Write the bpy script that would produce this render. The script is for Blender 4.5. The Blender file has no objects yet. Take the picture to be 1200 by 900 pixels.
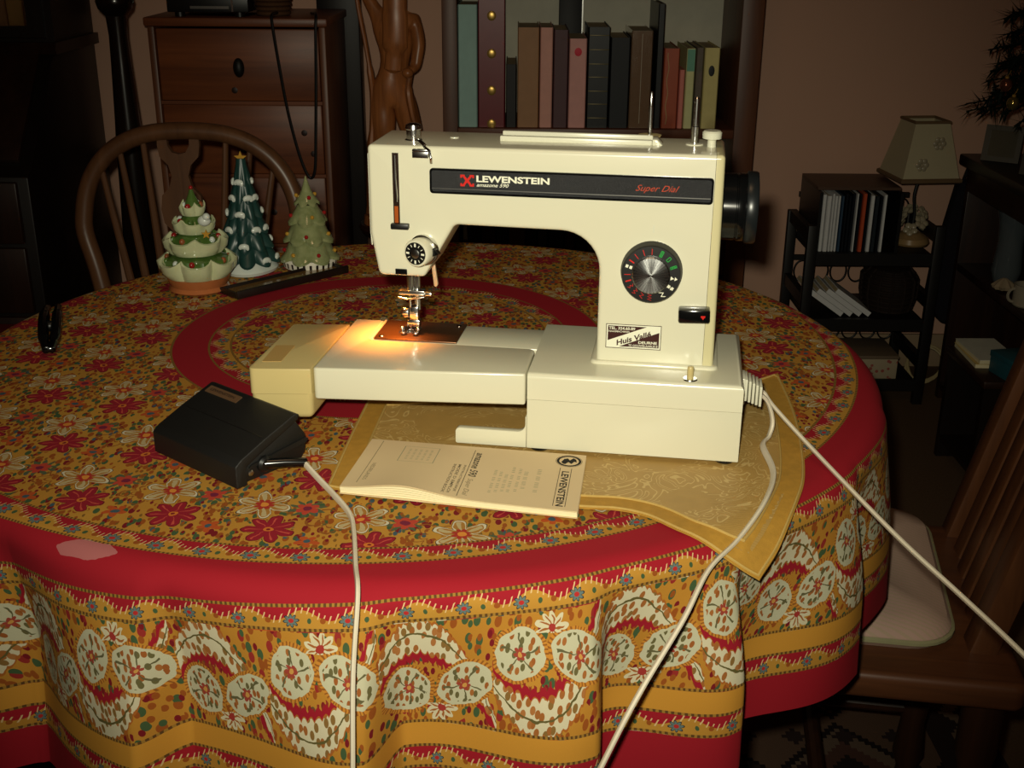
import bpy, bmesh, math, random
from mathutils import Vector, Matrix
random.seed(7)
PI = math.pi
SC = bpy.context.scene
COL = SC.collection

# ------------------------------------------------------------------ camera, world, flash, exposure
# world: x right, y away from the photographer, z up; z = 0 is the top of the cloth on the table, the floor is at z = -0.75
FLOOR = -0.75
PITCH, ROLL, CAM_H = 0.373, 0.0074, 0.4559
fw = Vector((0, math.cos(PITCH), -math.sin(PITCH)))
rt0 = Vector((1, 0, 0)); up0 = rt0.cross(fw)
rt = rt0 * math.cos(ROLL) + up0 * math.sin(ROLL)
up = -rt0 * math.sin(ROLL) + up0 * math.cos(ROLL)
CAM_M = Matrix((rt, up, -fw)).transposed()
cd = bpy.data.cameras.new('camera'); cd.sensor_width = 36; cd.lens = 1375.8 / 1200 * 36
cd.clip_start = 0.02; cd.clip_end = 50
cam = bpy.data.objects.new('camera', cd); COL.objects.link(cam)
cam.matrix_world = Matrix.Translation((0, 0, CAM_H)) @ CAM_M.to_4x4()
SC.camera = cam

w = bpy.data.worlds.new('room_dark'); SC.world = w; w.use_nodes = True
w.node_tree.nodes['Background'].inputs[0].default_value = (1.0, 0.72, 0.45, 1)
w.node_tree.nodes['Background'].inputs[1].default_value = 0.004

# the camera's built-in flash, a little to the left of and above the lens
fl = bpy.data.lights.new('camera_flash', 'SPOT')
fl.energy = 50; fl.color = (1.0, 0.95, 0.74); fl.spot_size = math.radians(70); fl.spot_blend = 1.0; fl.shadow_soft_size = 0.011
flo = bpy.data.objects.new('camera_flash', fl); COL.objects.link(flo)
flo.matrix_world = Matrix.Translation(Vector((0, 0, CAM_H)) - rt * 0.021 + up * 0.036 - fw * 0.0) @ CAM_M.to_4x4()

# unseen fill light, dim and warm, set below the ceiling above the table
rl = bpy.data.lights.new('room_fill', 'AREA'); rl.energy = 1.6; rl.color = (1.0, 0.62, 0.32); rl.shape = 'DISK'; rl.size = 0.4
rlo = bpy.data.objects.new('room_fill', rl); COL.objects.link(rlo); rlo.location = (-0.1, 0.7, 1.55)

vs = SC.view_settings
vs.view_transform = 'Standard'; vs.look = 'None'; vs.gamma = 1.0; vs.use_curve_mapping = False; vs.exposure = 0.0

# ------------------------------------------------------------------ node helpers
def lin(c):
    if max(c) > 1.0: c = [v / 255.0 for v in c]
    return tuple((v / 12.92 if v <= 0.04045 else ((v + 0.055) / 1.055) ** 2.4) for v in c[:3]) + (1.0,)

class X:
    """A float in a node tree; operators build Math nodes."""
    def __init__(s, nb, k): s.nb, s.k = nb, k
    def __add__(s, o): return s.nb.m('ADD', s, o)
    __radd__ = __add__
    def __sub__(s, o): return s.nb.m('SUBTRACT', s, o)
    def __rsub__(s, o): return s.nb.m('SUBTRACT', o, s)
    def __mul__(s, o): return s.nb.m('MULTIPLY', s, o)
    __rmul__ = __mul__
    def __truediv__(s, o): return s.nb.m('DIVIDE', s, o)
    def __rtruediv__(s, o): return s.nb.m('DIVIDE', o, s)
    def __pow__(s, o): return s.nb.m('POWER', s, o)
    def __lt__(s, o): return s.nb.m('LESS_THAN', s, o)
    def __gt__(s, o): return s.nb.m('GREATER_THAN', s, o)
    def __neg__(s): return s.nb.m('MULTIPLY', s, -1.0)

class NB:
    def __init__(s, name):
        s.mat = bpy.data.materials.new(name); s.mat.use_nodes = True
        s.nt = s.mat.node_tree; s.nt.nodes.clear()
        s.out = s.nt.nodes.new('ShaderNodeOutputMaterial'); s.b = s.nt.nodes.new('ShaderNodeBsdfPrincipled')
        s.nt.links.new(s.b.outputs[0], s.out.inputs[0])
    def node(s, t, **kw):
        n = s.nt.nodes.new(t)
        for k, v in kw.items(): setattr(n, k, v)
        return n
    def put(s, sock, v):
        if isinstance(v, X): s.nt.links.new(v.k, sock)
        elif hasattr(v, 'is_output'): s.nt.links.new(v, sock)
        else: sock.default_value = v
    def m(s, op, *a, clamp=False):
        n = s.node('ShaderNodeMath', operation=op, use_clamp=clamp)
        for i, v in enumerate(a): s.put(n.inputs[i], v)
        return X(s, n.outputs[0])
    def mix(s, f, a, b):
        n = s.node('ShaderNodeMix', data_type='RGBA'); n.clamp_factor = True
        s.put(n.inputs[0], f); s.put(n.inputs[6], a); s.put(n.inputs[7], b)
        return n.outputs[2]
    def tex(s, which='Object'):
        return s.node('ShaderNodeTexCoord').outputs[which]
    def scaled(s, vec, sc, loc=(0, 0, 0)):
        n = s.node('ShaderNodeMapping'); s.nt.links.new(vec, n.inputs[0]); n.inputs['Scale'].default_value = sc; n.inputs['Location'].default_value = loc
        return n.outputs[0]
    def noise(s, vec, scale, detail=3, rough=0.55, dist=0.0):
        n = s.node('ShaderNodeTexNoise'); s.nt.links.new(vec, n.inputs['Vector'])
        n.inputs['Scale'].default_value = scale; n.inputs['Detail'].default_value = detail
        n.inputs['Roughness'].default_value = rough; n.inputs['Distortion'].default_value = dist
        return X(s, n.outputs[0])
    def bump(s, h, strength=0.3, dist=0.001):
        n = s.node('ShaderNodeBump'); n.inputs['Strength'].default_value = strength; n.inputs['Distance'].default_value = dist
        s.put(n.inputs['Height'], h); s.nt.links.new(n.outputs[0], s.b.inputs['Normal'])
    def xyz(s, vec):
        n = s.node('ShaderNodeSeparateXYZ'); s.nt.links.new(vec, n.inputs[0]); return [X(s, o) for o in n.outputs]
    def fin(s, col=None, rough=0.5, metal=0.0, spec=0.5, coat=0.0):
        if col is not None: s.put(s.b.inputs['Base Color'], col)
        s.put(s.b.inputs['Roughness'], rough); s.b.inputs['Metallic'].default_value = metal
        s.b.inputs['Specular IOR Level'].default_value = spec
        if coat: s.b.inputs['Coat Weight'].default_value = coat; s.b.inputs['Coat Roughness'].default_value = 0.08
        return s.mat
    def abs(s, a): return s.m('ABSOLUTE', a)
    def fract(s, a): return s.m('FRACT', a)
    def sin(s, a): return s.m('SINE', a)
    def cos(s, a): return s.m('COSINE', a)
    def sqrt(s, a): return s.m('SQRT', a)
    def atan2(s, a, b): return s.m('ARCTAN2', a, b)
    def floor(s, a): return s.m('FLOOR', a)
    def mn(s, a, b): return s.m('MINIMUM', a, b)
    def mx(s, a, b): return s.m('MAXIMUM', a, b)

_M = {}
def plain(name, c, rough=0.5, metal=0.0, spec=0.5, var=0.10, scale=40.0, bump=0.0, coat=0.0, c2=None):
    if name in _M: return _M[name]
    nb = NB(name); v = nb.tex('Object')
    n = nb.noise(v, scale, 4)
    a = lin(c); b = lin(c2) if c2 else tuple(x * (1 - 2.0 * var) for x in a[:3]) + (1,)
    col = nb.mix(n, a, b)
    if bump: nb.bump(nb.noise(v, scale * 6, 3), bump, 0.0006)
    _M[name] = nb.fin(col, rough, metal, spec, coat)
    return _M[name]

def wood(name, c1, c2, axis=2, scale=9.0, rough=0.4, stretch=0.07, spec=0.5, planks=0.0):
    if name in _M: return _M[name]
    nb = NB(name); v = nb.tex('Object')
    sc = [1, 1, 1]; sc[axis] = stretch
    g = nb.noise(nb.scaled(v, sc), scale * 5, 5, 0.6, 1.2)
    h = nb.noise(nb.scaled(v, sc), scale, 2, 0.5, 2.0)
    f = nb.m('MULTIPLY_ADD', g, 0.6, h * 0.5)
    f = nb.m('MULTIPLY_ADD', f, 2.0, -0.6, clamp=True)
    col = nb.mix(f, lin(c1), lin(c2))
    nb.bump(g, 0.12, 0.0006)
    _M[name] = nb.fin(col, rough, 0, spec)
    return _M[name]

# ------------------------------------------------------------------ geometry helpers
def rotz(a): return Matrix.Rotation(a, 4, 'Z')
def tr(x, y, z): return Matrix.Translation((x, y, z))
class G:
    def __init__(s): s.v, s.f = [], []
    def add(s, vs, fs, M=None):
        o = len(s.v)
        s.v += [tuple(M @ Vector(p)) if M else tuple(p) for p in vs]
        s.f += [[i + o for i in f] for f in fs]
        return s
    def box(s, x0, x1, y0, y1, z0, z1, M=None):
        vs = [(x, y, z) for z in (z0, z1) for y in (y0, y1) for x in (x0, x1)]
        return s.add(vs, [(0, 2, 3, 1), (4, 5, 7, 6), (0, 1, 5, 4), (2, 6, 7, 3), (0, 4, 6, 2), (1, 3, 7, 5)], M)
    def prism(s, poly, lo, hi, axis='z', M=None):
        n = len(poly)
        def P(a, b, c): return {'z': (a, b, c), 'y': (a, c, b), 'x': (c, a, b)}[axis]
        vs = [P(a, b, lo) for a, b in poly] + [P(a, b, hi) for a, b in poly]
        fs = [list(range(n))[::-1], list(range(n, 2 * n))] + [[i, (i + 1) % n, n + (i + 1) % n, n + i] for i in range(n)]
        return s.add(vs, fs, M)
    def lathe(s, prof, seg=24, M=None, mod=None, cap=True):
        """prof: (radius, height) from bottom to top, about z. mod(angle, i) scales radius / shifts height."""
        vs, fs = [], []
        for i, (r, h) in enumerate(prof):
            for k in range(seg):
                a = 2 * PI * k / seg; rr, hh = r, h
                if mod: rr, hh = mod(a, i, r, h)
                vs.append((rr * math.cos(a), rr * math.sin(a), hh))
        for i in range(len(prof) - 1):
            for k in range(seg):
                a, b = i * seg + k, i * seg + (k + 1) % seg
                fs.append((a, b, b + seg, a + seg))
        if cap:
            fs.append(list(range(seg))[::-1]); fs.append(list(range((len(prof) - 1) * seg, len(prof) * seg)))
        return s.add(vs, fs, M)
    def tube(s, pts, r, seg=8, flat=1.0, closed=False, M=None, upv=None):
        pts = [Vector(p) for p in pts]; n = len(pts); vs, fs = [], []
        nrm = None
        for i, p in enumerate(pts):
            if closed: t = pts[(i + 1) % n] - pts[i - 1]
            else: t = pts[min(i + 1, n - 1)] - pts[max(i - 1, 0)]
            t.normalize()
            if nrm is None:
                ref = Vector(upv) if upv else (Vector((0, 0, 1)) if abs(t.z) < 0.9 else Vector((1, 0, 0)))
                nrm = (ref - t * ref.dot(t)).normalized()
            else:
                nrm = (nrm - t * nrm.dot(t)).normalized()
            bn = t.cross(nrm)
            rr = r[i] if isinstance(r, (list, tuple)) else r
            for k in range(seg):
                a = 2 * PI * k / seg
                vs.append(tuple(p + nrm * (math.cos(a) * rr * flat) + bn * (math.sin(a) * rr)))
        for i in range(n if closed else n - 1):
            for k in range(seg):
                a, b = i * seg + k, i * seg + (k + 1) % seg; j = ((i + 1) % n) * seg
                fs.append((a, b, j + (k + 1) % seg, j + k))
        if not closed: fs.append(list(range(seg))[::-1]); fs.append(list(range((n - 1) * seg, n * seg)))
        return s.add(vs, fs, M)
    def ball(s, c, r, seg=16, rings=8, M=None):
        if not isinstance(r, (list, tuple)): r = (r, r, r)
        vs, fs = [(c[0], c[1], c[2] - r[2])], []
        for i in range(1, rings):
            ph = -PI / 2 + PI * i / rings
            for k in range(seg):
                a = 2 * PI * k / seg
                vs.append((c[0] + r[0] * math.cos(ph) * math.cos(a), c[1] + r[1] * math.cos(ph) * math.sin(a), c[2] + r[2] * math.sin(ph)))
        vs.append((c[0], c[1], c[2] + r[2])); L = len(vs) - 1
        for k in range(seg):
            fs.append((0, 1 + (k + 1) % seg, 1 + k)); b = 1 + (rings - 2) * seg
            fs.append((L, b + k, b + (k + 1) % seg))
            for i in range(rings - 2):
                a = 1 + i * seg
                fs.append((a + k, a + (k + 1) % seg, a + seg + (k + 1) % seg, a + seg + k))
        return s.add(vs, fs, M)

def fillet(poly, rads, n=6):
    """2D polygon with a radius per corner."""
    out = []; N = len(poly)
    for i, (p, r) in enumerate(zip(poly, rads)):
        p = Vector(p); a = Vector(poly[i - 1]) - p; b = Vector(poly[(i + 1) % N]) - p
        la, lb = a.length, b.length
        if r <= 0: out.append(tuple(p)); continue
        a.normalize(); b.normalize(); th = a.angle(b)
        d = r / math.tan(th / 2); d = min(d, la * 0.49, lb * 0.49); r = d * math.tan(th / 2)
        c = p + (a + b).normalized() * (r / math.sin(th / 2))
        s, e = p + a * d - c, p + b * d - c
        ang = s.angle_signed(e) if hasattr(s, 'angle_signed') else 0
        a0 = math.atan2(s.y, s.x); a1 = math.atan2(e.y, e.x); da = (a1 - a0 + PI) % (2 * PI) - PI
        for k in range(n + 1):
            t = a0 + da * k / n
            out.append((c.x + r * math.cos(t), c.y + r * math.sin(t)))
    return out

def smooth_path(pts, n=8):
    """Catmull-Rom through the points."""
    P = [Vector(p) for p in pts]; P = [P[0] * 2 - P[1]] + P + [P[-1] * 2 - P[-2]]; out = []
    for i in range(1, len(P) - 2):
        for k in range(n):
            t = k / n; a, b, c, d = P[i - 1], P[i], P[i + 1], P[i + 2]
            out.append(0.5 * ((2 * b) + (c - a) * t + (2 * a - 5 * b + 4 * c - d) * t * t + (3 * b - a - 3 * c + d) * t ** 3))
    out.append(P[-2]); return out

def mesh_of(g, bevel=0.0, seg=2, smooth=True, ang=35, filt=None):
    bm = bmesh.new(); vv = [bm.verts.new(p) for p in g.v]
    for f in g.f:
        try: bm.faces.new([vv[i] for i in f])
        except ValueError: pass
    bmesh.ops.recalc_face_normals(bm, faces=bm.faces)
    if bevel > 0:
        ed = [e for e in bm.edges if len(e.link_faces) == 2 and e.calc_face_angle(0) > math.radians(30) and (filt is None or filt((e.verts[0].co + e.verts[1].co) / 2, e.verts[0].co - e.verts[1].co))]
        bmesh.ops.bevel(bm, geom=ed, offset=bevel, offset_type='OFFSET', segments=seg, profile=0.5, affect='EDGES', clamp_overlap=True)
    me = bpy.data.meshes.new('m'); bm.to_mesh(me); bm.free()
    if smooth:
        me.shade_smooth(); me.set_sharp_from_angle(angle=math.radians(ang))
    return me

def obj(name, g, mat, parent=None, bevel=0.0, seg=2, smooth=True, ang=35, label=None, kind=None, M=None, filt=None):
    me = g if isinstance(g, bpy.types.Mesh) else mesh_of(g, bevel, seg, smooth, ang, filt)
    if mat and not me.materials: me.materials.append(mat)
    me.name = name
    o = bpy.data.objects.new(name, me); COL.objects.link(o)
    if parent: o.parent = parent
    if M is not None: o.matrix_local = M
    if label: o['label'] = label
    if kind: o['kind'] = kind
    return o

def thing(name, label, cat, loc=(0, 0, 0), rz=0.0, group=None):
    o = bpy.data.objects.new(name, None); COL.objects.link(o); o.empty_display_size = 0.05
    o.location = loc; o.rotation_euler = (0, 0, rz); o['label'] = label; o['category'] = cat
    if group: o['group'] = group
    return o
def tag(o, label, cat, group=None):
    o['label'] = label; o['category'] = cat
    if group: o['group'] = group
    return o
def struct(name, g, mat, **kw):
    return obj(name, g, mat, kind='structure', **kw)

def lettering(body, mat, parent, origin, xd, yd, width, height, bold=0.0, shear=0.0, name='lettering', label=None, res=3):
    cu = bpy.data.curves.new('t', 'FONT'); cu.body = body; cu.size = 1.0; cu.resolution_u = res; cu.offset = bold; cu.shear = shear
    to = bpy.data.objects.new('t', cu); me = bpy.data.meshes.new_from_object(to)
    bpy.data.objects.remove(to); bpy.data.curves.remove(cu)
    xs = [v.co.x for v in me.vertices]; ys = [v.co.y for v in me.vertices]
    x0, x1, y0, y1 = min(xs), max(xs), min(ys), max(ys)
    xd, yd, og = Vector(xd).normalized(), Vector(yd).normalized(), Vector(origin)
    for v in me.vertices:
        v.co = og + xd * ((v.co.x - x0) / (x1 - x0) * width) + yd * ((v.co.y - y0) / (y1 - y0) * height)
    me.materials.clear(); me.materials.append(mat); me.name = name
    o = bpy.data.objects.new(name, me); COL.objects.link(o); o.parent = parent
    if label: o['label'] = label
    return o

# ------------------------------------------------------------------ printed and woven materials
YEL, YEL2, RED = (184, 139, 54), (166, 113, 38), (150, 20, 34)
WHT, MAR, GRN, BRN, BLU = (214, 200, 160), (112, 18, 26), (62, 84, 52), (142, 74, 22), (60, 82, 92)

def tablecloth_material():
    """Printed cotton: concentric borders and a flowered field. UV holds the flat cloth in metres about its centre."""
    nb = NB('provencal_print'); A, fr, L = nb.abs, nb.fract, lin
    uv = nb.tex('UV'); ux, uy, _ = nb.xyz(uv)
    rho0, ang0 = nb.sqrt(ux * ux + uy * uy), nb.atan2(uy, ux)
    wob = nb.node('ShaderNodeTexNoise'); nb.nt.links.new(uv, wob.inputs['Vector']); wob.inputs['Scale'].default_value = 85.0; wob.inputs['Detail'].default_value = 2.0
    wc_ = nb.node('ShaderNodeSeparateColor'); nb.nt.links.new(wob.outputs['Color'], wc_.inputs[0])
    ux, uy = ux + (X(nb, wc_.outputs[0]) - 0.5) * 0.0065, uy + (X(nb, wc_.outputs[1]) - 0.5) * 0.0065      # hand-drawn wobble
    rho = nb.sqrt(ux * ux + uy * uy); ang = nb.atan2(uy, ux)
    # --- field
    qx = (ux * 0.959 - uy * 0.284); qy = (ux * 0.284 + uy * 0.959)
    px, py = qx / 0.088, qy / 0.0955
    def motif(cx, cy):
        lx = (fr(px - (cx - 0.5) + 20.0) - 0.5) * 0.088; ly = (fr(py - (cy - 0.5) + 20.0) - 0.5) * 0.0955
        return lx, ly, nb.sqrt(lx * lx + ly * ly), nb.atan2(ly, lx)
    def petals(t, n, r0, low, pw=1.0, ph=0.0):
        c = A(nb.cos(t * (n / 2.0) + ph))
        if pw != 1.0: c = c ** pw
        return (c * (1 - low) + low) * r0
    nz = nb.noise(uv, 14.0, 2)
    base = nb.mix(nz, L(YEL), L(YEL2))
    # sprinkled leaves and buds
    def specks(scale, rot, thr, pal, base, lim=0.30, seedloc=0.0):
        m = nb.node('ShaderNodeMapping'); nb.nt.links.new(uv, m.inputs[0])
        m.inputs['Rotation'].default_value = (0, 0, rot); m.inputs['Scale'].default_value = (scale, scale * 0.55, 1); m.inputs['Location'].default_value = (seedloc, seedloc * 2, 0)
        v = nb.node('ShaderNodeTexVoronoi', voronoi_dimensions='2D'); nb.nt.links.new(m.outputs[0], v.inputs['Vector']); v.inputs['Scale'].default_value = 1.0
        d = X(nb, v.outputs['Distance']); sp = nb.node('ShaderNodeSeparateColor'); nb.nt.links.new(v.outputs['Color'], sp.inputs[0])
        r1, r2 = X(nb, sp.outputs[0]), X(nb, sp.outputs[1])
        mask = (d < lim) * (r1 > thr)
        c = nb.mix(r2 > 0.45, L(pal[0]), L(pal[1])); c = nb.mix(r2 > 0.75, c, L(pal[2]))
        return nb.mix(mask, base, c)
    col = specks(120.0, 0.7, 0.22, (BRN, GRN, MAR), base, 0.32)
    col = specks(150.0, -0.6, 0.50, (GRN, BRN, BLU), col, 0.30, 3.3)
    col = specks(210.0, 0.1, 0.55, (BRN, MAR, (120, 84, 30)), col, 0.30, 5.1)
    # ghost flowers in brown outline
    lx, ly, r, t = motif(0.5, 0.30)
    R = petals(t, 5, 0.0225, 0.5, 1.2, 0.5)
    col = nb.mix(A(r - R) < 0.0011, col, L((134, 78, 26))); col = nb.mix(A(r - R * 0.55) < 0.0009, col, L((134, 78, 26)))
    # red leaf flowers
    lx, ly, r, t = motif(0.0, 0.0)
    R = petals(t, 7, 0.0235, 0.50, 0.9, 0.35)
    col = nb.mix(r < R + 0.002, col, base)
    col = nb.mix(r < R, col, L((100, 14, 26)))
    col = nb.mix(r < R - 0.0013, col, L((138, 22, 38)))
    col = nb.mix((A(nb.cos(t * 3.5 + 0.35)) > 0.987) * (r < R - 0.004) * (r > 0.005), col, L((186, 74, 60)))
    col = nb.mix(r < 0.0040, col, L((196, 110, 40))); col = nb.mix(r < 0.0018, col, L(MAR))
    # white flowers with outlined petals
    lx, ly, r, t = motif(-0.27, 0.40)
    R = petals(t, 6, 0.0250, 0.40, 1.3, 0.2)
    col = nb.mix(r < R + 0.0026, col, base)
    col = nb.mix(r < R + 0.0009, col, L((70, 54, 40)))
    col = nb.mix(r < R, col, L((198, 190, 164)))
    col = nb.mix(r < R - 0.0023, col, L((158, 112, 48)))
    col = nb.mix((r < R - 0.0035) * (r > 0.006) * (A(nb.cos(t * 3.0 + 0.2)) > 0.93), col, L((178, 160, 118)))
    R2 = petals(t, 8, 0.0090, 0.6, 1.0)
    col = nb.mix(r < R2, col, L((158, 46, 34))); col = nb.mix(r < 0.0035, col, L((206, 132, 52)))
    # small blooms between
    lx, ly, r, t = motif(0.16, 0.44)
    R = petals(t, 10, 0.0165, 0.35, 1.6, 0.3)
    col = nb.mix(r < R, col, L((78, 88, 62)))
    R = petals(t, 6, 0.0105, 0.6, 1.0, 0.9)
    col = nb.mix(r < R, col, L((176, 62, 44))); col = nb.mix(r < 0.0038, col, L((112, 30, 56)))
    lx, ly, r, t = motif(0.44, -0.10)
    R = petals(t, 5, 0.0105, 0.45, 1.0, 0.1)
    col = nb.mix(r < R, col, L((172, 76, 30))); col = nb.mix(r < 0.0032, col, L(BLU))
    # --- borders
    rho, ang = rho0, ang0 + (X(nb, wc_.outputs[2]) - 0.5) * 0.004
    def band(lo, hi): return (rho > lo) * (rho < hi)
    def dotted(col, r0, n, wd=0.0013):
        m = band(r0 - wd, r0 + wd)
        c = nb.mix(nb.sin(ang * (n * 1.7)) > 0.0, L((88, 60, 26)), L((150, 112, 44)))
        return nb.mix(m, col, c)
    def strip(col, lo, hi, n, out):
        """flowered strip between two dotted lines, red feathers along one side."""
        wd = hi - lo; m = band(lo, hi)
        u = fr(ang * (n / (2 * PI)) + 50.0); v = (rho - lo) / wd
        if not out: v = 1.0 - v                                  # v = 0 on the red-feather side
        c = base
        f = 0.40 + 0.22 * nb.sin(u * (2 * PI)) 
        c = nb.mix(v < f, c, L(RED))
        sl = fr(u * 9.0 + v * 1.6)
        c = nb.mix((v < f + 0.12) * (v > f - 0.20) * (sl < 0.22), c, L((206, 176, 126)))
        arc = 2 * PI * (lo + hi) / 2 / n
        dx, dy = (u - 0.55) * arc, (v - 0.62) * wd
        r = nb.sqrt(dx * dx + dy * dy * 1.4); t = nb.atan2(dy, dx)
        R = petals(t, 8, wd * 0.30, 0.5, 1.0, 0.5)
        c = nb.mix(r < R + wd * 0.05, c, L((46, 40, 40))); c = nb.mix(r < R, c, L((92, 110, 108)))
        c = nb.mix(r < wd * 0.11, c, L((170, 40, 36)))
        dx = (u - 0.12) * arc; r = nb.sqrt(dx * dx + dy * dy)
        c = nb.mix(r < wd * 0.12, c, L(BRN)); dx = (u - 0.88) * arc; r = nb.sqrt(dx * dx + dy * dy * 0.6)
        c = nb.mix(r < wd * 0.09, c, L(GRN))
        col = nb.mix(m, col, c)
        return dotted(dotted(col, lo, 520), hi, 520)
    col = strip(col, 0.186, 0.211, 30, False)
    col = nb.mix(band(0.212, 0.252), col, L((150, 20, 34)))
    col = dotted(col, 0.253, 420)
    col = strip(col, 0.514, 0.537, 84, True)
    col = nb.mix(band(0.538, 0.578), col, L(RED))
    col = strip(col, 0.579, 0.598, 84, True)
    # --- paisley zone
    lo, hi = 0.600, 0.698
    hw = ang * (42 / (2 * PI)) + 100.0
    odd = fr(nb.floor(hw) * 0.5) > 0.25
    q = fr(hw); hgt = 1.0 - (rho - lo) / (hi - lo)
    h = hgt + odd * (1.0 - 2.0 * hgt)                           # mirrored every other arch
    wx, wy = (X(nb, wc_.outputs[0]) - 0.5) * 0.011, (X(nb, wc_.outputs[1]) - 0.5) * 0.011
    sc = 0.098; side = q - 0.5; qs = A(side); qq = A(side + wx * 6.0)
    h = h + wy * 6.5
    X1, Y1 = qq * sc, h * 0.096
    pc = nb.mix(nz, L((182, 132, 48)), L((166, 110, 34)))
    pc = specks(120.0, 0.2, 0.30, (GRN, BRN, (140, 40, 34)), pc, 0.33, 1.7)
    pc = specks(170.0, 0.9, 0.45, (BRN, MAR, GRN), pc, 0.32, 4.7)
    XS = (side + wx * 6.0) * sc
    # white plume: a tapering, lopsided crescent of leaves over the pair of medallions
    pk = A(side + wx * 6.0 + 0.09)
    arch = 0.86 - 2.0 * pk * pk - 0.22 * side
    thick = nb.mx(0.20 - 0.46 * pk * pk, 0.02)
    dv = h - arch
    up = thick * 0.55 + 0.030 * A(nb.sin(side * 58.0 + dv * 4.0)); lo_ = -(thick * 0.80 + 0.04 * A(nb.sin(side * 47.0)))
    pc = nb.mix((dv > lo_ - 0.085) * (dv < 0.0), pc, L((146, 20, 36)))
    pc = nb.mix((dv > lo_ - 0.115) * (dv < lo_ - 0.085) * (nb.sin(side * 150.0) > 0.0), pc, L((130, 40, 30)))
    pc = nb.mix((dv > lo_ - 0.015) * (dv < up + 0.028), pc, L((160, 92, 32)))
    leafy = specks(165.0, 0.5, 0.12, ((150, 92, 42), (128, 96, 48), (160, 104, 54)), L((198, 190, 160)), 0.36, 2.3)
    pc = nb.mix((dv > lo_) * (dv < up), pc, leafy)
    pc = nb.mix(A(dv) < 0.011, pc, L((92, 84, 44)))
    # two medallions under each arch, not quite alike
    def oval(cx, cy, ax, ay, tl):
        dx, dy = XS - cx, Y1 - cy
        tx, ty = dx * math.cos(tl) + dy * math.sin(tl), dy * math.cos(tl) - dx * math.sin(tl)
        return nb.sqrt((tx * tx) / (ax ** 2) + (ty * ty) / (ay ** 2)), nb.sqrt(dx * dx + dy * dy), nb.atan2(dy, dx)
    e1, r1, t1_ = oval(-0.0262, 0.0315, 0.0200, 0.0215, 0.5); e2, r2, t2_ = oval(0.0240, 0.0365, 0.0262, 0.0175, 0.55)
    e = nb.mn(e1, e2); r = nb.mn(r1, r2); left_ = e1 < e2; t = t1_ * left_ + t2_ * (1.0 - left_)
    pc = nb.mix(e < 1.15, pc, L((186, 124, 44))); pc = nb.mix((e < 1.15) * (nb.sin(t * 44.0) > 0.3), pc, L((136, 82, 28)))
    sprig = specks(190.0, 1.2, 0.10, ((146, 84, 36), (98, 92, 56), (154, 96, 46)), L((184, 181, 152)), 0.34, 6.4)
    pc = nb.mix(e < 1.0, pc, L((184, 181, 152)))
    pc = nb.mix(e < 0.86, pc, sprig)
    pc = nb.mix((e < 0.80) * (A(nb.cos(t * 2.5 + r * 46.0)) > 0.985), pc, L((92, 88, 58)))
    R = petals(t, 6, 0.0056, 0.55, 1.0)
    pc = nb.mix(r < R, pc, L((148, 60, 46))); pc = nb.mix(r < 0.0020, pc, L((190, 140, 70)))
    # tuft of petals under the gap between them
    dx, dy = XS - 0.0020, Y1 - 0.0120
    r = nb.sqrt(dx * dx + dy * dy * 1.3); t = nb.atan2(dy, dx); R = petals(t, 9, 0.0150, 0.60, 1.2)
    tm = (dy < 0.004)
    pc = nb.mix((r < R) * tm, pc, L((198, 190, 158))); pc = nb.mix((r < R - 0.003) * (nb.sin(t * 9.0) > 0.3) * tm, pc, L((150, 88, 38))); pc = nb.mix(r < 0.0035, pc, L((152, 48, 42)))
    col = nb.mix(band(lo, hi), col, pc)
    col = dotted(col, 0.699, 640)
    col = nb.mix(band(0.7005, 0.721), col, L((188, 133, 46)))
    col = strip(col, 0.722, 0.742, 90, True)
    col = nb.mix(rho > 0.7435, col, L((146, 18, 32)))
    bx_, by_ = (ux + 0.190) / 0.021, (uy + 0.512) / 0.009
    col = nb.mix((bx_ * bx_ + by_ * by_ + bx_ * by_ * 1.3 < 1.0) * 0.3, col, L((206, 170, 166)))      # pale patch on the red band
    weave = nb.noise(nb.scaled(uv, (1, 1, 1)), 900.0, 2)
    nb.bump(weave, 0.10, 0.0004)
    return nb.fin(col, 0.86, 0, 0.25)

def brocade_material(name, c1, c2):
    nb = NB(name); v = nb.tex('Object')
    n = nb.noise(nb.scaled(v, (1, 1, 0)), 19.0, 2, 0.5, 1.6)
    k = nb.fract(n * 13.0); line = nb.abs(k - 0.5) < 0.10
    blot = nb.noise(v, 11.0, 1) > 0.42
    rib = nb.sin(nb.xyz(v)[1] * 2600.0) * 0.5 + 0.5
    base = nb.mix(nb.noise(v, 60, 3), lin(c1), tuple(x * 0.78 for x in lin(c1)[:3]) + (1,))
    col = nb.mix(line * blot * 0.75, base, lin(c2))
    nb.bump(rib * 0.4 + line * blot, 0.3, 0.0006)
    return nb.fin(col, 0.5, 0, 0.5)

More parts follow.
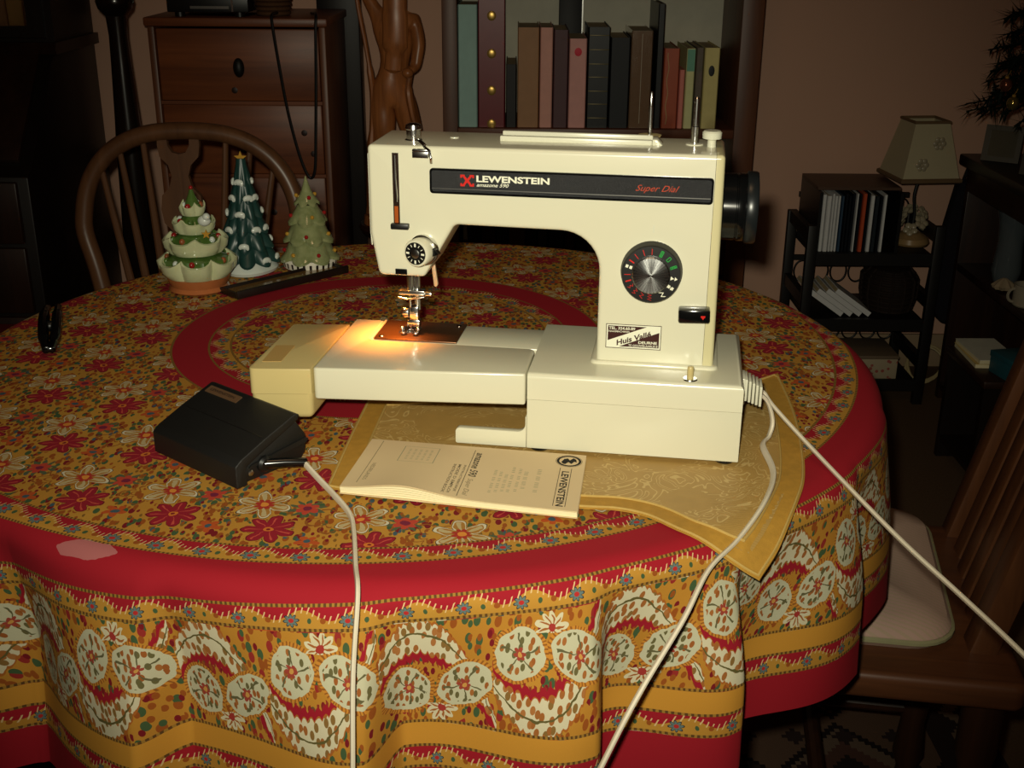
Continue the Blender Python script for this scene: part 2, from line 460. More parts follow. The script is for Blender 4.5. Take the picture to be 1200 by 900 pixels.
def rug_material():
    """Oriental rug: stepped diamonds in dull browns."""
    nb = NB('oriental_rug'); A, fr, L = nb.abs, nb.fract, lin
    v = nb.tex('Object'); x, y, _ = nb.xyz(v)
    st = 0.008
    xs, ys = nb.floor(x / st) * st, nb.floor(y / st) * st
    def cell(s, ox, oy):
        cx = A(fr(xs / s + ox) - 0.5) * s; cy = A(fr(ys / s + oy) - 0.5) * s
        return cx + cy
    d = cell(0.24, 0.2, 0.1)
    col = L((96, 74, 60))
    col = nb.mix(d < 0.115, col, L((34, 26, 26))); col = nb.mix(d < 0.10, col, L((104, 86, 72)))
    col = nb.mix(d < 0.065, col, L((84, 58, 50))); col = nb.mix(d < 0.035, col, L((40, 32, 30)))
    d2 = cell(0.08, 0.5, 0.3)
    col = nb.mix((d2 < 0.018) * (d > 0.07), col, L((50, 38, 36)))
    zz = nb.abs(nb.fract(ys / 0.06) - 0.5) * 0.05
    edge = A(x)
    col = nb.mix((edge > 0.70), col, L((46, 34, 32)))
    col = nb.mix((edge > 0.72) * (edge < 0.80) * (A(edge - 0.76 + zz - 0.012) < 0.012), col, L((108, 90, 74)))
    nb.bump(nb.noise(v, 700.0, 2), 0.4, 0.002)
    return nb.fin(col, 0.95, 0, 0.1)

def stripe_material(name, c1, c2, freq, axis=1):
    nb = NB(name); v = nb.tex('Object'); q = nb.xyz(v)
    s = nb.sin((q[0] * 0.35 + q[1]) * freq) > 0.35
    col = nb.mix(s * 0.65, lin(c1), lin(c2)); nb.bump(nb.noise(v, 300, 2), 0.2, 0.001)
    return nb.fin(col, 0.9, 0, 0.2)

cloth_m = tablecloth_material()
mat_gold = brocade_material('gold_brocade', (182, 146, 80), (208, 180, 118))
velvet_m = plain('gold_velvet', (194, 146, 56), 0.7, 0, 0.4, 0.2, 120, 0.3)
piping_m = plain('gold_piping', (196, 164, 92), 0.6, 0, 0.4, 0.1, 200)
white_p = plain('ivory_enamel', (222, 219, 194), 0.2, 0, 0.5, 0.012, 8, coat=0.25)
white_b = plain('white_plastic', (218, 217, 196), 0.24, 0, 0.5, 0.015, 10)
yellowed = plain('yellowed_plastic', (202, 184, 126), 0.30, 0, 0.5, 0.03, 12)
tape_m = plain('brown_tape', (190, 158, 96), 0.35, 0, 0.5, 0.04, 60)
chrome = plain('chrome', (225, 225, 222), 0.2, 1.0, 0.5, 0.04, 30)
steel = plain('brushed_steel', (190, 190, 186), 0.28, 1.0, 0.5, 0.1, 60)
brownsteel = plain('dark_steel_plate', (112, 78, 52), 0.36, 0.7, 0.5, 0.05, 30)
black_g = plain('black_gloss', (14, 15, 16), 0.14, 0, 0.5, 0.2, 20)
black_s = plain('black_satin', (20, 20, 20), 0.40, 0, 0.5, 0.2, 90)
black_c = plain('black_crackle', (24, 25, 27), 0.42, 0, 0.6, 0.3, 620, 1.0, c2=(44, 46, 50))
black_ped = plain('black_grained_plastic', (22, 22, 21), 0.5, 0, 0.5, 0.2, 500, 0.5)
cord_w = plain('white_flex', (222, 212, 190), 0.45, 0, 0.5, 0.05, 30)
ink = plain('black_ink', (26, 24, 22), 0.7, 0, 0.2, 0.05)
ink_g = plain('grey_ink', (138, 122, 92), 0.7, 0, 0.2, 0.05)
ink_f = plain('faded_ink', (158, 154, 124), 0.75, 0, 0.2, 0.05)
paper = plain('cream_paper', (222, 198, 156), 0.75, 0, 0.2, 0.05, 9)
page_m = plain('page_edges', (244, 232, 190), 0.8, 0, 0.2, 0.03, 200)
wht_ink = plain('white_print', (236, 236, 214), 0.4, 0, 0.3, 0.02)
red_ink = plain('red_print', (206, 34, 26), 0.4, 0, 0.3, 0.02)
orange_ink = plain('orange_print', (176, 62, 30), 0.4, 0, 0.3, 0.02)
green_ink = plain('green_print', (40, 170, 70), 0.4, 0, 0.3, 0.02)
maroon_m = plain('sticker_brown', (60, 26, 22), 0.4, 0, 0.4, 0.03)
oak_dark = wood('dark_oak', (58, 33, 20), (26, 14, 9), 2, 8, 0.38)
oak_black = wood('black_oak', (30, 20, 15), (12, 8, 6), 2, 8, 0.42)
oak_mid = wood('brown_oak', (108, 66, 38), (64, 36, 20), 2, 9, 0.4)
oak_seat = wood('brown_oak_seat', (104, 62, 36), (60, 34, 20), 0, 9, 0.4)
windsor_m = wood('windsor_wood', (108, 72, 46), (78, 50, 31), 2, 8, 0.36)
pine_m = wood('stained_pine', (150, 84, 46), (84, 42, 24), 0, 6, 0.42)
pine_v = wood('stained_pine_upright', (128, 76, 44), (84, 46, 28), 2, 6, 0.42)
case_m = wood('bookcase_wood', (112, 66, 40), (64, 36, 22), 2, 7, 0.45)
case_h = wood('bookcase_shelf_wood', (120, 66, 38), (70, 36, 22), 0, 7, 0.45)
carve_m = wood('carved_teak', (196, 122, 68), (112, 64, 34), 2, 16, 0.34)
rack_m = plain('black_rack_wood', (22, 18, 16), 0.5, 0, 0.4, 0.2, 30)

# ------------------------------------------------------------------ the room
wall_m = plain('wall_plaster', (218, 174, 150), 0.9, 0, 0.2, 0.05, 3.0, 0.15, c2=(212, 168, 144))
ceil_m = plain('ceiling_paint', (190, 176, 158), 0.9, 0, 0.2, 0.03, 3.0)
carpet_m = plain('brown_carpet', (112, 88, 66), 0.98, 0, 0.1, 0.25, 220, 1.0)
skirt_m = plain('cream_skirting', (176, 150, 120), 0.6, 0, 0.4, 0.04, 6)
WX0, WX1, WY0, WY1, CEIL = -2.1, 1.62, -1.3, 3.26, 1.70
struct('floor', G().box(WX0 - .1, WX1 + .1, WY0 - .1, WY1 + .1, FLOOR - .1, FLOOR), carpet_m)
struct('ceiling', G().box(WX0 - .1, WX1 + .1, WY0 - .1, WY1 + .1, CEIL, CEIL + .1), ceil_m)
struct('wall_back', G().box(WX0 - .1, WX1 + .1, WY1, WY1 + .1, FLOOR, CEIL), wall_m)
struct('wall_front', G().box(WX0 - .1, WX1 + .1, WY0 - .1, WY0, FLOOR, CEIL), wall_m)
struct('wall_left', G().box(WX0 - .1, WX0, WY0, WY1, FLOOR, CEIL), wall_m)
struct('wall_right', G().box(WX1, WX1 + .1, WY0, WY1, FLOOR, CEIL), wall_m)
struct('baseboard_back', G().box(WX0, WX1, WY1 - .014, WY1, FLOOR, FLOOR + .10), skirt_m, bevel=.004)
struct('baseboard_right', G().box(WX1 - .014, WX1, WY0, WY1 - .014, FLOOR, FLOOR + .10), skirt_m, bevel=.004)
struct('trim_1', G().box(-.515, -.405, 3.19, WY1, FLOOR, CEIL), oak_black, bevel=.004)

rug = tag(obj('oriental_rug', G().box(-.80, .80, -.80, .80, 0, .0035), rug_material(), bevel=.001, M=tr(-.03, 1.12, FLOOR)),
          'dark oriental rug with stepped diamonds on the floor under the table', 'rug')

# ------------------------------------------------------------------ round table and its cloth
TX, TY, TR = -.11, 1.268, .497
CX, CY = -.145, 1.325
tb = thing('round_table', 'round pedestal table hidden under the flowered tablecloth', 'table', (TX, TY, FLOOR + .0038))
H0 = -FLOOR - .0038
obj('table_top', G().lathe([(.470, H0 - .034), (.488, H0 - .026), (.491, H0 - .012), (.484, H0 - .0045)], 96), oak_mid, tb)
obj('pedestal', G().lathe([(.07, .10), (.09, .14), (.06, .22), (.045, .34), (.06, .44), (.05, .52), (.045, .66), (.14, .70), (.14, H0 - .0345)], 28), oak_mid, tb)
for k in range(4):
    M = rotz(PI / 4 + k * PI / 2)
    obj('foot', G().prism(fillet([(.06, .12), (.06, .22), (.30, .06), (.36, .05), (.36, .0), (.30, .0)], [0, .02, .08, .01, .01, .05]), -.025, .025, 'y', M), oak_mid, tb, bevel=.006)

def sst(a, b, x):
    t = max(0.0, min(1.0, (x - a) / (b - a))); return t * t * (3 - 2 * t)
# folds: (degrees round the edge where a fold ends sharply, depth in metres)
FOLDS = [(-180, .03), (-158, .03), (-140, .03), (-118, .03), (-96, .03), (-76, .030), (-58, .030), (-36.5, .034), (-17, .042), (3, .046), (22, .048), (36.5, .046), (57.5, .040), (76, .03), (98, .03), (120, .03), (142, .03), (162, .03)]
def fold(d):
    d = (d + 180) % 360 - 180
    n = len(FOLDS)
    for i in range(n):
        a = FOLDS[i][0]; b = FOLDS[(i + 1) % n][0] + (360 if i == n - 1 else 0)
        if a <= d < b:
            p = (d - a) / (b - a); amp = FOLDS[(i + 1) % n][1]
            c = 1 - min(.22, 3.2 / (b - a))
            return amp * (sst(0, c * .95, p) if p < c else 1 - sst(c, 1.0, p)), amp
    return 0.0, 0.0
def cloth_point(d, s):
    """point of the draped cloth, d degrees round the table (0 = towards the photographer), s metres from the table centre along the cloth"""
    th = math.radians(d); dx, dy = math.sin(th), -math.cos(th)
    if s <= TR: R, z = s, 0.0
    else:
        e = s - TR; rr = .022; amax = math.radians(87)
        a = min(e / rr, amax); R = TR + rr * math.sin(a); z = -rr * (1 - math.cos(a))
        e2 = max(0, e - rr * amax); R += e2 * math.cos(amax); z -= e2 * math.sin(amax)
        f, amp = fold(d); t = sst(.0, .15, e)
        R += (f - amp * .5) * t + .003 * math.sin(math.radians(d) * 23 + e * 9) * t
    return (TX + R * dx, TY + R * dy, z - .0015)
NA = 1080
def hem_s(d):
    th = math.radians(d); dx, dy = math.sin(th), -math.cos(th)
    ox, oy = TX - CX, TY - CY; b = ox * dx + oy * dy
    return -b + math.sqrt(b * b - (ox * ox + oy * oy) + .782 ** 2)
rows = [.0, .1, .2, .3, .4, .46, .49] + [None] * 44
vs, uvs, fs = [], [], []
for i in range(len(rows)):
    for k in range(NA):
        d = -180 + 360 * k / NA
        s = rows[i] if rows[i] is not None else .49 + (hem_s(d) - .49) * ((i - 6) / 44.0)
        s = max(s, .0001); th = math.radians(d)
        vs.append(cloth_point(d, s)); uvs.append((TX - CX + s * math.sin(th), TY - CY - s * math.cos(th)))
for i in range(len(rows) - 1):
    for k in range(NA):
        a, b = i * NA + k, i * NA + (k + 1) % NA
        fs.append((a, b, b + NA, a + NA))
me = bpy.data.meshes.new('tablecloth'); me.from_pydata(vs, [], fs); me.update()
ul = me.uv_layers.new(name='UVMap'); flat = []
for l in me.loops: flat += uvs[l.vertex_index]
ul.data.foreach_set('uv', flat)
me.shade_smooth()
tag(obj('tablecloth', me, cloth_m), 'round yellow and red flowered tablecloth with paisley border on the table', 'tablecloth')

# ------------------------------------------------------------------ gold placemat under the machine
def mat_drop(x, y):
    e = math.hypot(x - TX, y - TY) - .496
    if e <= 0: return 0.0
    if e < .035: return -(.05 - math.sqrt(.0025 - e * e))
    return -(.05 - math.sqrt(.0025 - .035 ** 2)) - (e - .035) * .98
front = smooth_path([(-.160, .914), (-.110, .896), (-.05, .886), (.015, .883), (.0651, .8779), (.0899, .8752), (.1136, .8634), (.1384, .8376), (.1639, .8213), (.1831, .8167), (.1986, .8156)], 5)
right = smooth_path([(.1986, .8156), (.2215, .8491), (.2450, .8975), (.2606, .9414), (.2751, 1.0153), (.2856, 1.0995), (.2905, 1.2000)], 7)
back = smooth_path([(.2905, 1.2000), (.255, 1.175), (.19, 1.152), (.08, 1.140), (-.03, 1.136), (-.1474, 1.1186)], 5)
left = smooth_path([(-.1474, 1.1186), (-.1542, 1.0234), (-.160, .914)], 8)
outline = [Vector((p[0], p[1])) for seg_ in (front[:-1], right[:-1], back[:-1], left[:-1]) for p in seg_]
def inset(poly, d, drop=False):
    n = len(poly); out = []
    for i in range(n):
        a, b, c = poly[i - 1], poly[i], poly[(i + 1) % n]
        n1 = Vector((-(b - a).y, (b - a).x)).normalized(); n2 = Vector((-(c - b).y, (c - b).x)).normalized()
        m = (n1 + n2); m = m.normalized() if m.length > 1e-6 else n1
        k = min(1.9, 1 / max(.45, m.dot(n1)))
        out.append(b + m * d * k)
    def dist(p):
        best = 9.0
        for i in range(n):
            a, b = poly[i], poly[(i + 1) % n]; ab = b - a; t = max(0, min(1, (p - a).dot(ab) / ab.length_squared)); best = min(best, (p - a - ab * t).length)
        return best
    ok = [dist(p) > d * .96 for p in out]
    if drop: return [p for p, k in zip(out, ok) if k]
    for i in range(n):                                              # points pushed past a neighbour collapse onto the nearest good one
        if not ok[i]:
            for k in range(1, n):
                if ok[(i + k) % n]: out[i] = out[(i + k) % n]; break
                if ok[i - k]: out[i] = out[i - k]; break
    return out
def clean(pl):
    return [p for i, p in enumerate(pl) if (p - pl[i - 1]).length > .0004]
def fill_sheet(polys, th, z0):
    """a thin sheet over stacked closed outlines (ring, ring, ...), draped over the table edge"""
    g = G(); n = len(polys[0])
    P = lambda p, dz: (p.x, p.y, z0 + mat_drop(p.x, p.y) + dz)
    for j, pl in enumerate(polys): g.v += [P(p, th) for p in pl]
    for j in range(len(polys) - 1):
        for i in range(n): g.f.append([j * n + i, j * n + (i + 1) % n, (j + 1) * n + (i + 1) % n, (j + 1) * n + i])
    return g, n
pm = thing('placemat', 'gold brocade placemat with pointed corners lying under the sewing machine', 'placemat', (0, 0, 0))
rings = [outline, inset(outline, .0205)]
g, n = fill_sheet(rings, .0012, .0002); o0 = len(g.v)
g.v += [(p.x, p.y, .0002 + mat_drop(p.x, p.y)) for p in outline]
for i in range(n): g.f.append([i, (i + 1) % n, o0 + (i + 1) % n, o0 + i])
obj('border', g, velvet_m, pm, label='plain darker gold velvet border')
inn = clean(inset(outline, .0135, True))
bm = bmesh.new(); fv = [bm.verts.new((p.x, p.y, .001)) for p in inn]; ff = bm.faces.new(fv)
bmesh.ops.triangulate(bm, faces=[ff])
for it in range(5):
    ed = [e for e in bm.edges if e.calc_length() > .03]
    if not ed: break
    bmesh.ops.subdivide_edges(bm, edges=ed, cuts=1); bmesh.ops.triangulate(bm, faces=[f for f in bm.faces if len(f.verts) > 3])
for v in bm.verts: v.co.z = .0007 + mat_drop(v.co.x, v.co.y)
bmesh.ops.recalc_face_normals(bm, faces=bm.faces)
me = bpy.data.meshes.new('field'); bm.to_mesh(me); bm.free(); me.shade_smooth()
obj('field', me, mat_gold, pm)
for d in (.0215, .0020):
    pl = clean(inset(outline, d, True))
    obj('piping', G().tube([(p.x, p.y, .0018 + mat_drop(p.x, p.y)) for p in pl], .0011, 6, closed=True), piping_m, pm)

# ------------------------------------------------------------------ sewing machine
# local frame: u along the machine (x), v away from the front (y), w up (z); origin at the front bottom right corner of the base
MX, MY, MYAW = .2047, .9629, -.1499
mc = thing('sewing_machine', 'ivory sewing machine with black name strip and stitch dial on the table', 'sewing machine', (MX, MY, .0016), MYAW)
H = .0765
def vprism(poly, v0, v1): return G().prism(poly, v0, v1, 'y')
# base
base_poly = fillet([(0, .003), (0, .0512), (-.193, .0512), (-.193, .003)], [.001, 0, 0, .001], 3)
foot_poly = fillet([(-.1934, .003), (-.1934, .034), (-.1945, .034), (-.1945, .0185), (-.260, .0185), (-.260, .003)], [0, 0, 0, .0155, .004, .002], 8)
obj('front_foot', vprism(foot_poly, 0, .007), white_p, mc, bevel=.0008, label='flat white L-shaped front foot')
obj('base', vprism(base_poly, 0, .1468), white_p, mc, bevel=.0010, filt=lambda m, d: m.z < .045)
for (u, v) in [(-.012, .010), (-.012, .136), (-.182, .010), (-.182, .136)]:
    obj('rubber_foot', G().lathe([(.0085, 0), (.009, .001), (.009, .0032)], 16, tr(u, v, -.0002)), black_s, mc)
obj('bed', vprism([(0, .0515), (0, H), (-.193, H), (-.193, .0515)], 0, .147), white_p, mc, bevel=.0050, seg=4, filt=lambda m, d: m.z > H - .001 and m.x > -.15 or (abs(d.x) > .1 and m.z > H - .001))
obj('free_arm', G().box(-.382, -.188, .0675, .1265, .040, H - .0005), white_p, mc, bevel=.002)
ext = fillet([(-.388, -.021), (-.1945, -.003), (-.1945, .0655), (-.3585, .0655), (-.3585, .126), (-.388, .126)], [.004, .002, .006, .004, .003, .003], 4)
obj('extension_table', G().prism(ext, .0465, H + .0005), white_p, mc, bevel=.0035, seg=3)
plate = obj('needle_plate', G().box(-.3545, -.272, .0685, .1262, H - .0005, H + .0012), brownsteel, mc, bevel=.0006)
for (u, v) in [(-.279, .118), (-.348, .075)]:
    obj('plate_screw', G().lathe([(.0026, 0), (.0026, .0008), (.0018, .0013)], 12, tr(u, v, H + .0011)), chrome, plate)
obj('slide_rail', G().box(-.3575, -.3553, .069, .126, H - .001, H + .0012), white_b, mc, bevel=.0004)
fd = G()
for k in range(3): fd.box(-.334, -.318, .088 + k * .005, .0905 + k * .005, H + .001, H + .0022)
obj('feed_dogs', fd, steel, mc, kind='stuff')
# accessory box at the left end
bx = [(-.446, -.031), (-.3893, -.0225), (-.3893, .108), (-.446, .100)]
obj('accessory_box_lid', G().prism(fillet(bx, [.005, .001, .001, .005], 4), .0520, H), yellowed, mc, bevel=.003, seg=3, filt=lambda m, d: m.z > .06, label='yellowed plastic box lid')
bx2 = [(-.4455, -.0305), (-.3893, -.022), (-.3893, .1075), (-.4455, .0995)]
obj('accessory_box', G().prism(fillet(bx2, [.006, .006, .006, .006], 4), .027, .0516), yellowed, mc, bevel=.006, seg=3, filt=lambda m, d: m.z < .04, label='yellowed plastic accessory box')
obj('tape_strip', G().prism([(-.4414, .0338), (-.4233, .0369), (-.4221, -.0084), (-.4392, -.0114)], H, H + .0004), tape_m, mc, label='brown patch of old tape')
# arm, head and pillar as one casting
WT0, WT1 = .2705, .2715
prof = fillet([(-.346, WT0), (-.0372, WT1), (-.0372, .0765), (-.1345, .0765), (-.1345, .199), (-.267, .2005), (-.296, .150), (-.339, .150), (-.346, .190)],
              [.004, 0, 0, 0, .036, .007, .005, .006, .02], 9)
obj('arm_body', vprism(prof, .040, .124), white_p, mc, bevel=.0058, seg=5, filt=lambda m, d: not (m.x > -.038 and abs(d.y) < .2 and abs(d.x) < .001) and m.z > .08)
obj('end_cover', vprism(fillet([(-.0369, WT1), (-.0295, WT1), (-.0272, .0795), (-.0369, .0795)], [0, .004, 0, 0], 5), .040, .124), plain('ivory_end_cover', (212, 204, 160), .2, 0, .5, .012, 8, coat=.5), mc, bevel=.0045, seg=4, filt=lambda m, d: m.x > -.0365 and m.z > .08, label='slightly yellowed end cover')
obj('pillar_skirt', G().prism(fillet([(-.1400, .0355), (-.0225, .0355), (-.0225, .130), (-.1400, .130)], [.008] * 4, 5), H - .001, H + .0030), white_p, mc, bevel=.0028, seg=4, filt=lambda m, d: m.z > H)
obj('face_cover', vprism(fillet([(-.3472, .262), (-.3455, .262), (-.3455, .165), (-.3472, .19)], [.001] * 4, 2), .046, .118), white_b, mc, label='grey-white end face')
# name strip
fr_ = G(); V0 = .040
R1 = fillet([(-.2885, .2295), (-.0378, .2290), (-.0378, .2520), (-.2885, .2520)], [.003] * 4, 4)
R2 = fillet([(-.2868, .2312), (-.0395, .2307), (-.0395, .2503), (-.2868, .2503)], [.002] * 4, 4)
n = len(R1)
fr_.v = [(a, V0, b) for a, b in R1] + [(a, V0 - .0026, b) for a, b in R1] + [(a, V0 - .0026, b) for a, b in R2] + [(a, V0 - .0006, b) for a, b in R2]
for j in range(3):
    for i in range(n): fr_.f.append([j * n + i, j * n + (i + 1) % n, (j + 1) * n + (i + 1) % n, (j + 1) * n + i])
strip_f = obj('name_strip_frame', fr_, black_g, mc, label='glossy black rim of the name strip')
strip = obj('name_strip', G().prism(R2, V0 - .0014, V0 + .001, 'y'), black_c, mc, label='crackle-finish black name strip')
obj('strip_line', G().box(-.2865, -.0398, V0 - .0019, V0 - .0012, .2335, .2342), steel, strip, label='thin bright line')
LV = V0 - .0016
ud, wd_ = (1, 0, 0), (0, 0, 1)
lettering('LEWENSTEIN', wht_ink, strip, (-.2462, LV, .2408), ud, (0, 0, 1), .0655, .0060, bold=.035)
lettering('amazone 590', wht_ink, strip, (-.2460, LV, .2368), (1, 0, 0), wd_, .0290, .0033, bold=.01, shear=.35)
lettering('Super Dial', orange_ink, strip, (-.105, LV, .2368), ud, wd_, .038, .0072, bold=.0, shear=.5, label='orange script lettering')
emb = G()
for sgn in (-1, 1):
    c = -.2545
    pts = [(0, .0016), (.0022, .0042), (.0022, .0052), (.0062, .0052), (.0062, .0024), (.0046, .0024), (.0046, .0036), (.0040, .0036), (.0016, 0),
           (.0040, -.0036), (.0046, -.0036), (.0046, -.0024), (.0062, -.0024), (.0062, -.0052), (.0022, -.0052), (.0022, -.0042), (0, -.0016)]
    emb.prism([(c + sgn * a, .2418 + b) for a, b in pts], LV - .0001, LV, 'y')
obj('emblem', emb, red_ink, strip, label='red emblem of two back-to-back hooks', smooth=False)
# stitch dial
def ymat(u, v, w): return tr(u, v, w) @ Matrix.Rotation(PI / 2, 4, 'X')       # lathe axis to -v
DU, DW = -.0875, .1665
dial = obj('stitch_dial', G().lathe([(.0276, 0), (.0276, .002), (.0268, .0035), (.0264, .011), (.0255, .0122), (.0165, .0124)], 48, ymat(DU, .040, DW)), black_s, mc, label='black stitch dial')
nbm = NB('radial_brushed_steel'); vv = nbm.tex('Object'); q = nbm.xyz(vv)
a_ = nbm.atan2(q[2] - DW, q[0] - DU)
nbm.bump(nbm.sin(a_ * 90.0) * 0.5 + nbm.noise(vv, 900, 2), 0.15, 0.0004)
radial = nbm.fin(nbm.mix(nbm.m('ABSOLUTE', nbm.sin(a_ * 17.0)), lin((186, 188, 186)), lin((150, 152, 152))), 0.26, 1.0)
nbm.b.inputs['Anisotropic'].default_value = 0.8; nbm.b.inputs['Anisotropic Rotation'].default_value = 0.25
tg = nbm.node('ShaderNodeTangent', direction_type='RADIAL', axis='Y'); nbm.nt.links.new(tg.outputs[0], nbm.b.inputs['Tangent'])
obj('dial_cap', G().lathe([(.0168, .0118), (.0168, .0150), (.0158, .0160), (.0010, .0168)], 48, ymat(DU, .040, DW)), radial, dial, label='brushed steel dial cap')
DV = .040 - .0125
def sym(ang, shape, m):
    """one small printed stitch sign on the dial's ring"""
    g = G(); a = math.radians(ang); rx, rz = Vector((math.sin(a), 0, math.cos(a))), Vector((math.cos(a), 0, -math.sin(a)))
    for poly in shape:
        g.add([Vector((DU, DV, DW)) + rx * (.0208 + p[1]) + rz * p[0] for p in poly], [list(range(len(poly)))])
    obj('stitch_sign', g, m, dial, smooth=False)
tick = [[(-.0003, -.0028), (.0003, -.0028), (.0003, .0028), (-.0003, .0028)]]
tick2 = [[(-.0006, -.0026), (.0006, -.0026), (.0006, .0026), (-.0006, .0026)]]
def rect_ring(a, b, t): return [[(-a, -b), (a, -b), (a, -b + t), (-a, -b + t)], [(-a, b - t), (a, b - t), (a, b), (-a, b)], [(-a, -b), (-a + t, -b), (-a + t, b), (-a, b)], [(a - t, -b), (a, -b), (a, b), (a - t, b)]]
def zig(nz, wdt, hgt, t):
    out = []
    for k in range(nz):
        y0, y1 = -hgt + 2 * hgt * k / nz, -hgt + 2 * hgt * (k + 1) / nz; s = 1 if k % 2 else -1
        out.append([(-s * wdt, y0), (-s * wdt + t, y0), (s * wdt + t, y1), (s * wdt, y1)])
    return out
tri = [[(-.0018, -.0012 - .002), (.0018, -.0032), (0, 0)], [(-.0018, .0004), (.0018, .0004), (0, .0030)]]
two = [[(-.0014, -.003), (.0014, -.003), (.0014, -.0006), (-.0014, -.0006)], [(-.0014, .0006), (.0014, .0006), (.0014, .003), (-.0014, .003)]]
for a, s, m in [(-57, tick2, red_ink), (-40, tick, red_ink), (-20, tick, red_ink), (0, tick, red_ink), (-72, two, wht_ink), (-92, tick, red_ink), (-108, tick2, red_ink),
                (-124, zig(4, .001, .0028, .0007), red_ink), (-141, zig(4, .0014, .0028, .0008), red_ink), (-160, zig(3, .0016, .0026, .0008), red_ink), (-180, zig(5, .0017, .0030, .0008), red_ink),
                (24, rect_ring(.0014, .003, .0006) + tick, green_ink), (46, rect_ring(.0014, .0024, .0006), green_ink), (69, rect_ring(.0012, .003, .0006) + zig(2, .001, .003, .0006), green_ink),
                (98, tri, wht_ink), (122, two + zig(3, .0015, .003, .0006), wht_ink), (147, zig(3, .0016, .003, .0013), wht_ink)]:
    sym(a, s, m)
obj('index_mark', G().box(DU - .0008, DU + .0008, .0395, .0402, .2015, .2085), white_b, mc, label='white index line above the dial')
# reverse lever
lever = obj('reverse_lever', G().box(-.0140, .0140, -.013, .002, -.0062, .0062), black_g, mc, bevel=.0018, M=tr(-.0475, .040, .1295) @ Matrix.Rotation(math.radians(-2), 4, 'Y'), label='black reverse lever')
dot = [(.0022 * math.sin(t) ** 3, .0018 * math.cos(t) - .0007 * math.cos(2 * t)) for t in [2 * PI * k / 16 for k in range(16)]]
obj('lever_mark', G().prism([(.008 + a, b) for a, b in dot], -.0134, -.0129, 'y'), red_ink, lever, smooth=False, label='small red heart')
# dealer's sticker
SU0, SU1, SW0, SW1, SV = -.1262, -.0757, .0918, .1152, .0400
stk = obj('dealer_sticker', G().box(SU0, SU1, SV - .0003, SV + .0003, SW0, SW1), wht_ink, mc, smooth=False, label='cream and brown dealer sticker')
def flat(poly, m, name, par, v=SV - .00042): return obj(name, G().prism(poly, v, v + .0001, 'y'), m, par, smooth=False)
b_ = .0006
for q in ([(SU0, SW0), (SU1, SW0), (SU1, SW0 + b_), (SU0, SW0 + b_)], [(SU0, SW1 - b_), (SU1, SW1 - b_), (SU1, SW1), (SU0, SW1)], [(SU0, SW0), (SU0 + b_, SW0), (SU0 + b_, SW1), (SU0, SW1)], [(SU1 - b_, SW0), (SU1, SW0), (SU1, SW1), (SU1 - b_, SW1)]):
    flat(q, maroon_m, 'sticker_border', stk)
i_ = .0018
flat([(SU0 + i_, SW1 - i_), (SU0 + i_, SW0 + .0072), (SU1 - .0135, SW1 - i_)], maroon_m, 'brown_corner', stk)
flat([(SU1 - i_, SW0 + i_), (SU0 + .0125, SW0 + i_), (SU1 - i_, SW1 - .0066)], maroon_m, 'brown_corner', stk)
SL = SV - .0006
lettering('TEL. 324.60.89', wht_ink, stk, (SU0 + .0026, SL, SW1 - .0054), ud, wd_, .0240, .0028, bold=.02)
lettering('NAAIMACHINES', wht_ink, stk, (SU0 + .0026, SL, SW1 - .0080), ud, wd_, .0190, .0017, bold=.01)
dd = Vector((.0362, 0, .0118)).normalized(); pp = Vector((-dd.z, 0, dd.x))
lettering('Huis Vallé', maroon_m, stk, Vector((SU0 + .0103, SL, SW0 + .0026)), dd, pp, .0335, .0052, bold=.03, shear=.25)
lettering('DEURNE', wht_ink, stk, (SU1 - .0205, SL, SW0 + .0053), ud, wd_, .0170, .0026, bold=.025)
lettering('TE GOUWELAARLEI 8', wht_ink, stk, (SU1 - .0295, SL, SW0 + .0024), ud, wd_, .0265, .0020, bold=.01)
# small knob on the bed
obj('bed_washer', G().lathe([(.0068, 0), (.0062, .0012), (.003, .0014)], 20, tr(-.0475, .0105, H)), chrome, mc, label='chrome washer')
obj('bed_knob', G().lathe([(.0030, .001), (.0030, .0105), (.0022, .0125)], 16, tr(-.0475, .0105, H)), yellowed, mc, bevel=.0004, label='cream peg on the bed')
# thread tension dial, turned a little to the left
TM = tr(-.2955, .0385, .1765) @ rotz(math.radians(-17)) @ Matrix.Rotation(PI / 2, 4, 'X')
ten = obj('tension_dial', G().lathe([(.0122, .002), (.0128, .004), (.0128, .013), (.0120, .0145), (.0098, .0150)], 32), white_p, mc, M=TM)
obj('tension_ring', G().lathe([(.0142, -.003), (.0146, .0), (.0142, .0022), (.0125, .0026)], 32), chrome, ten, label='chrome ring')
obj('tension_scale', G().lathe([(.0104, .0146), (.0104, .0154), (.0046, .0155)], 32), black_s, ten, label='black scale ring')
obj('tension_screw', G().lathe([(.0042, .0150), (.0042, .0160), (.0034, .0164)], 20), steel, ten)
for k in range(12):
    a = 2 * PI * k / 12; L = .0012 if k % 3 else .0016; wd = .0003 if k % 3 else .0009
    obj('scale_tick', G().box(-wd, wd, .0078 - L, .0078 + L, .0154, .01565, rotz(a)), wht_ink, ten, smooth=False)
obj('tension_pointer', G().prism([(.0118, -.004), (.0185, -.001), (.0150, .003), (.0118, .004)], .000, .006), black_g, ten, bevel=.0008, label='black pointer')
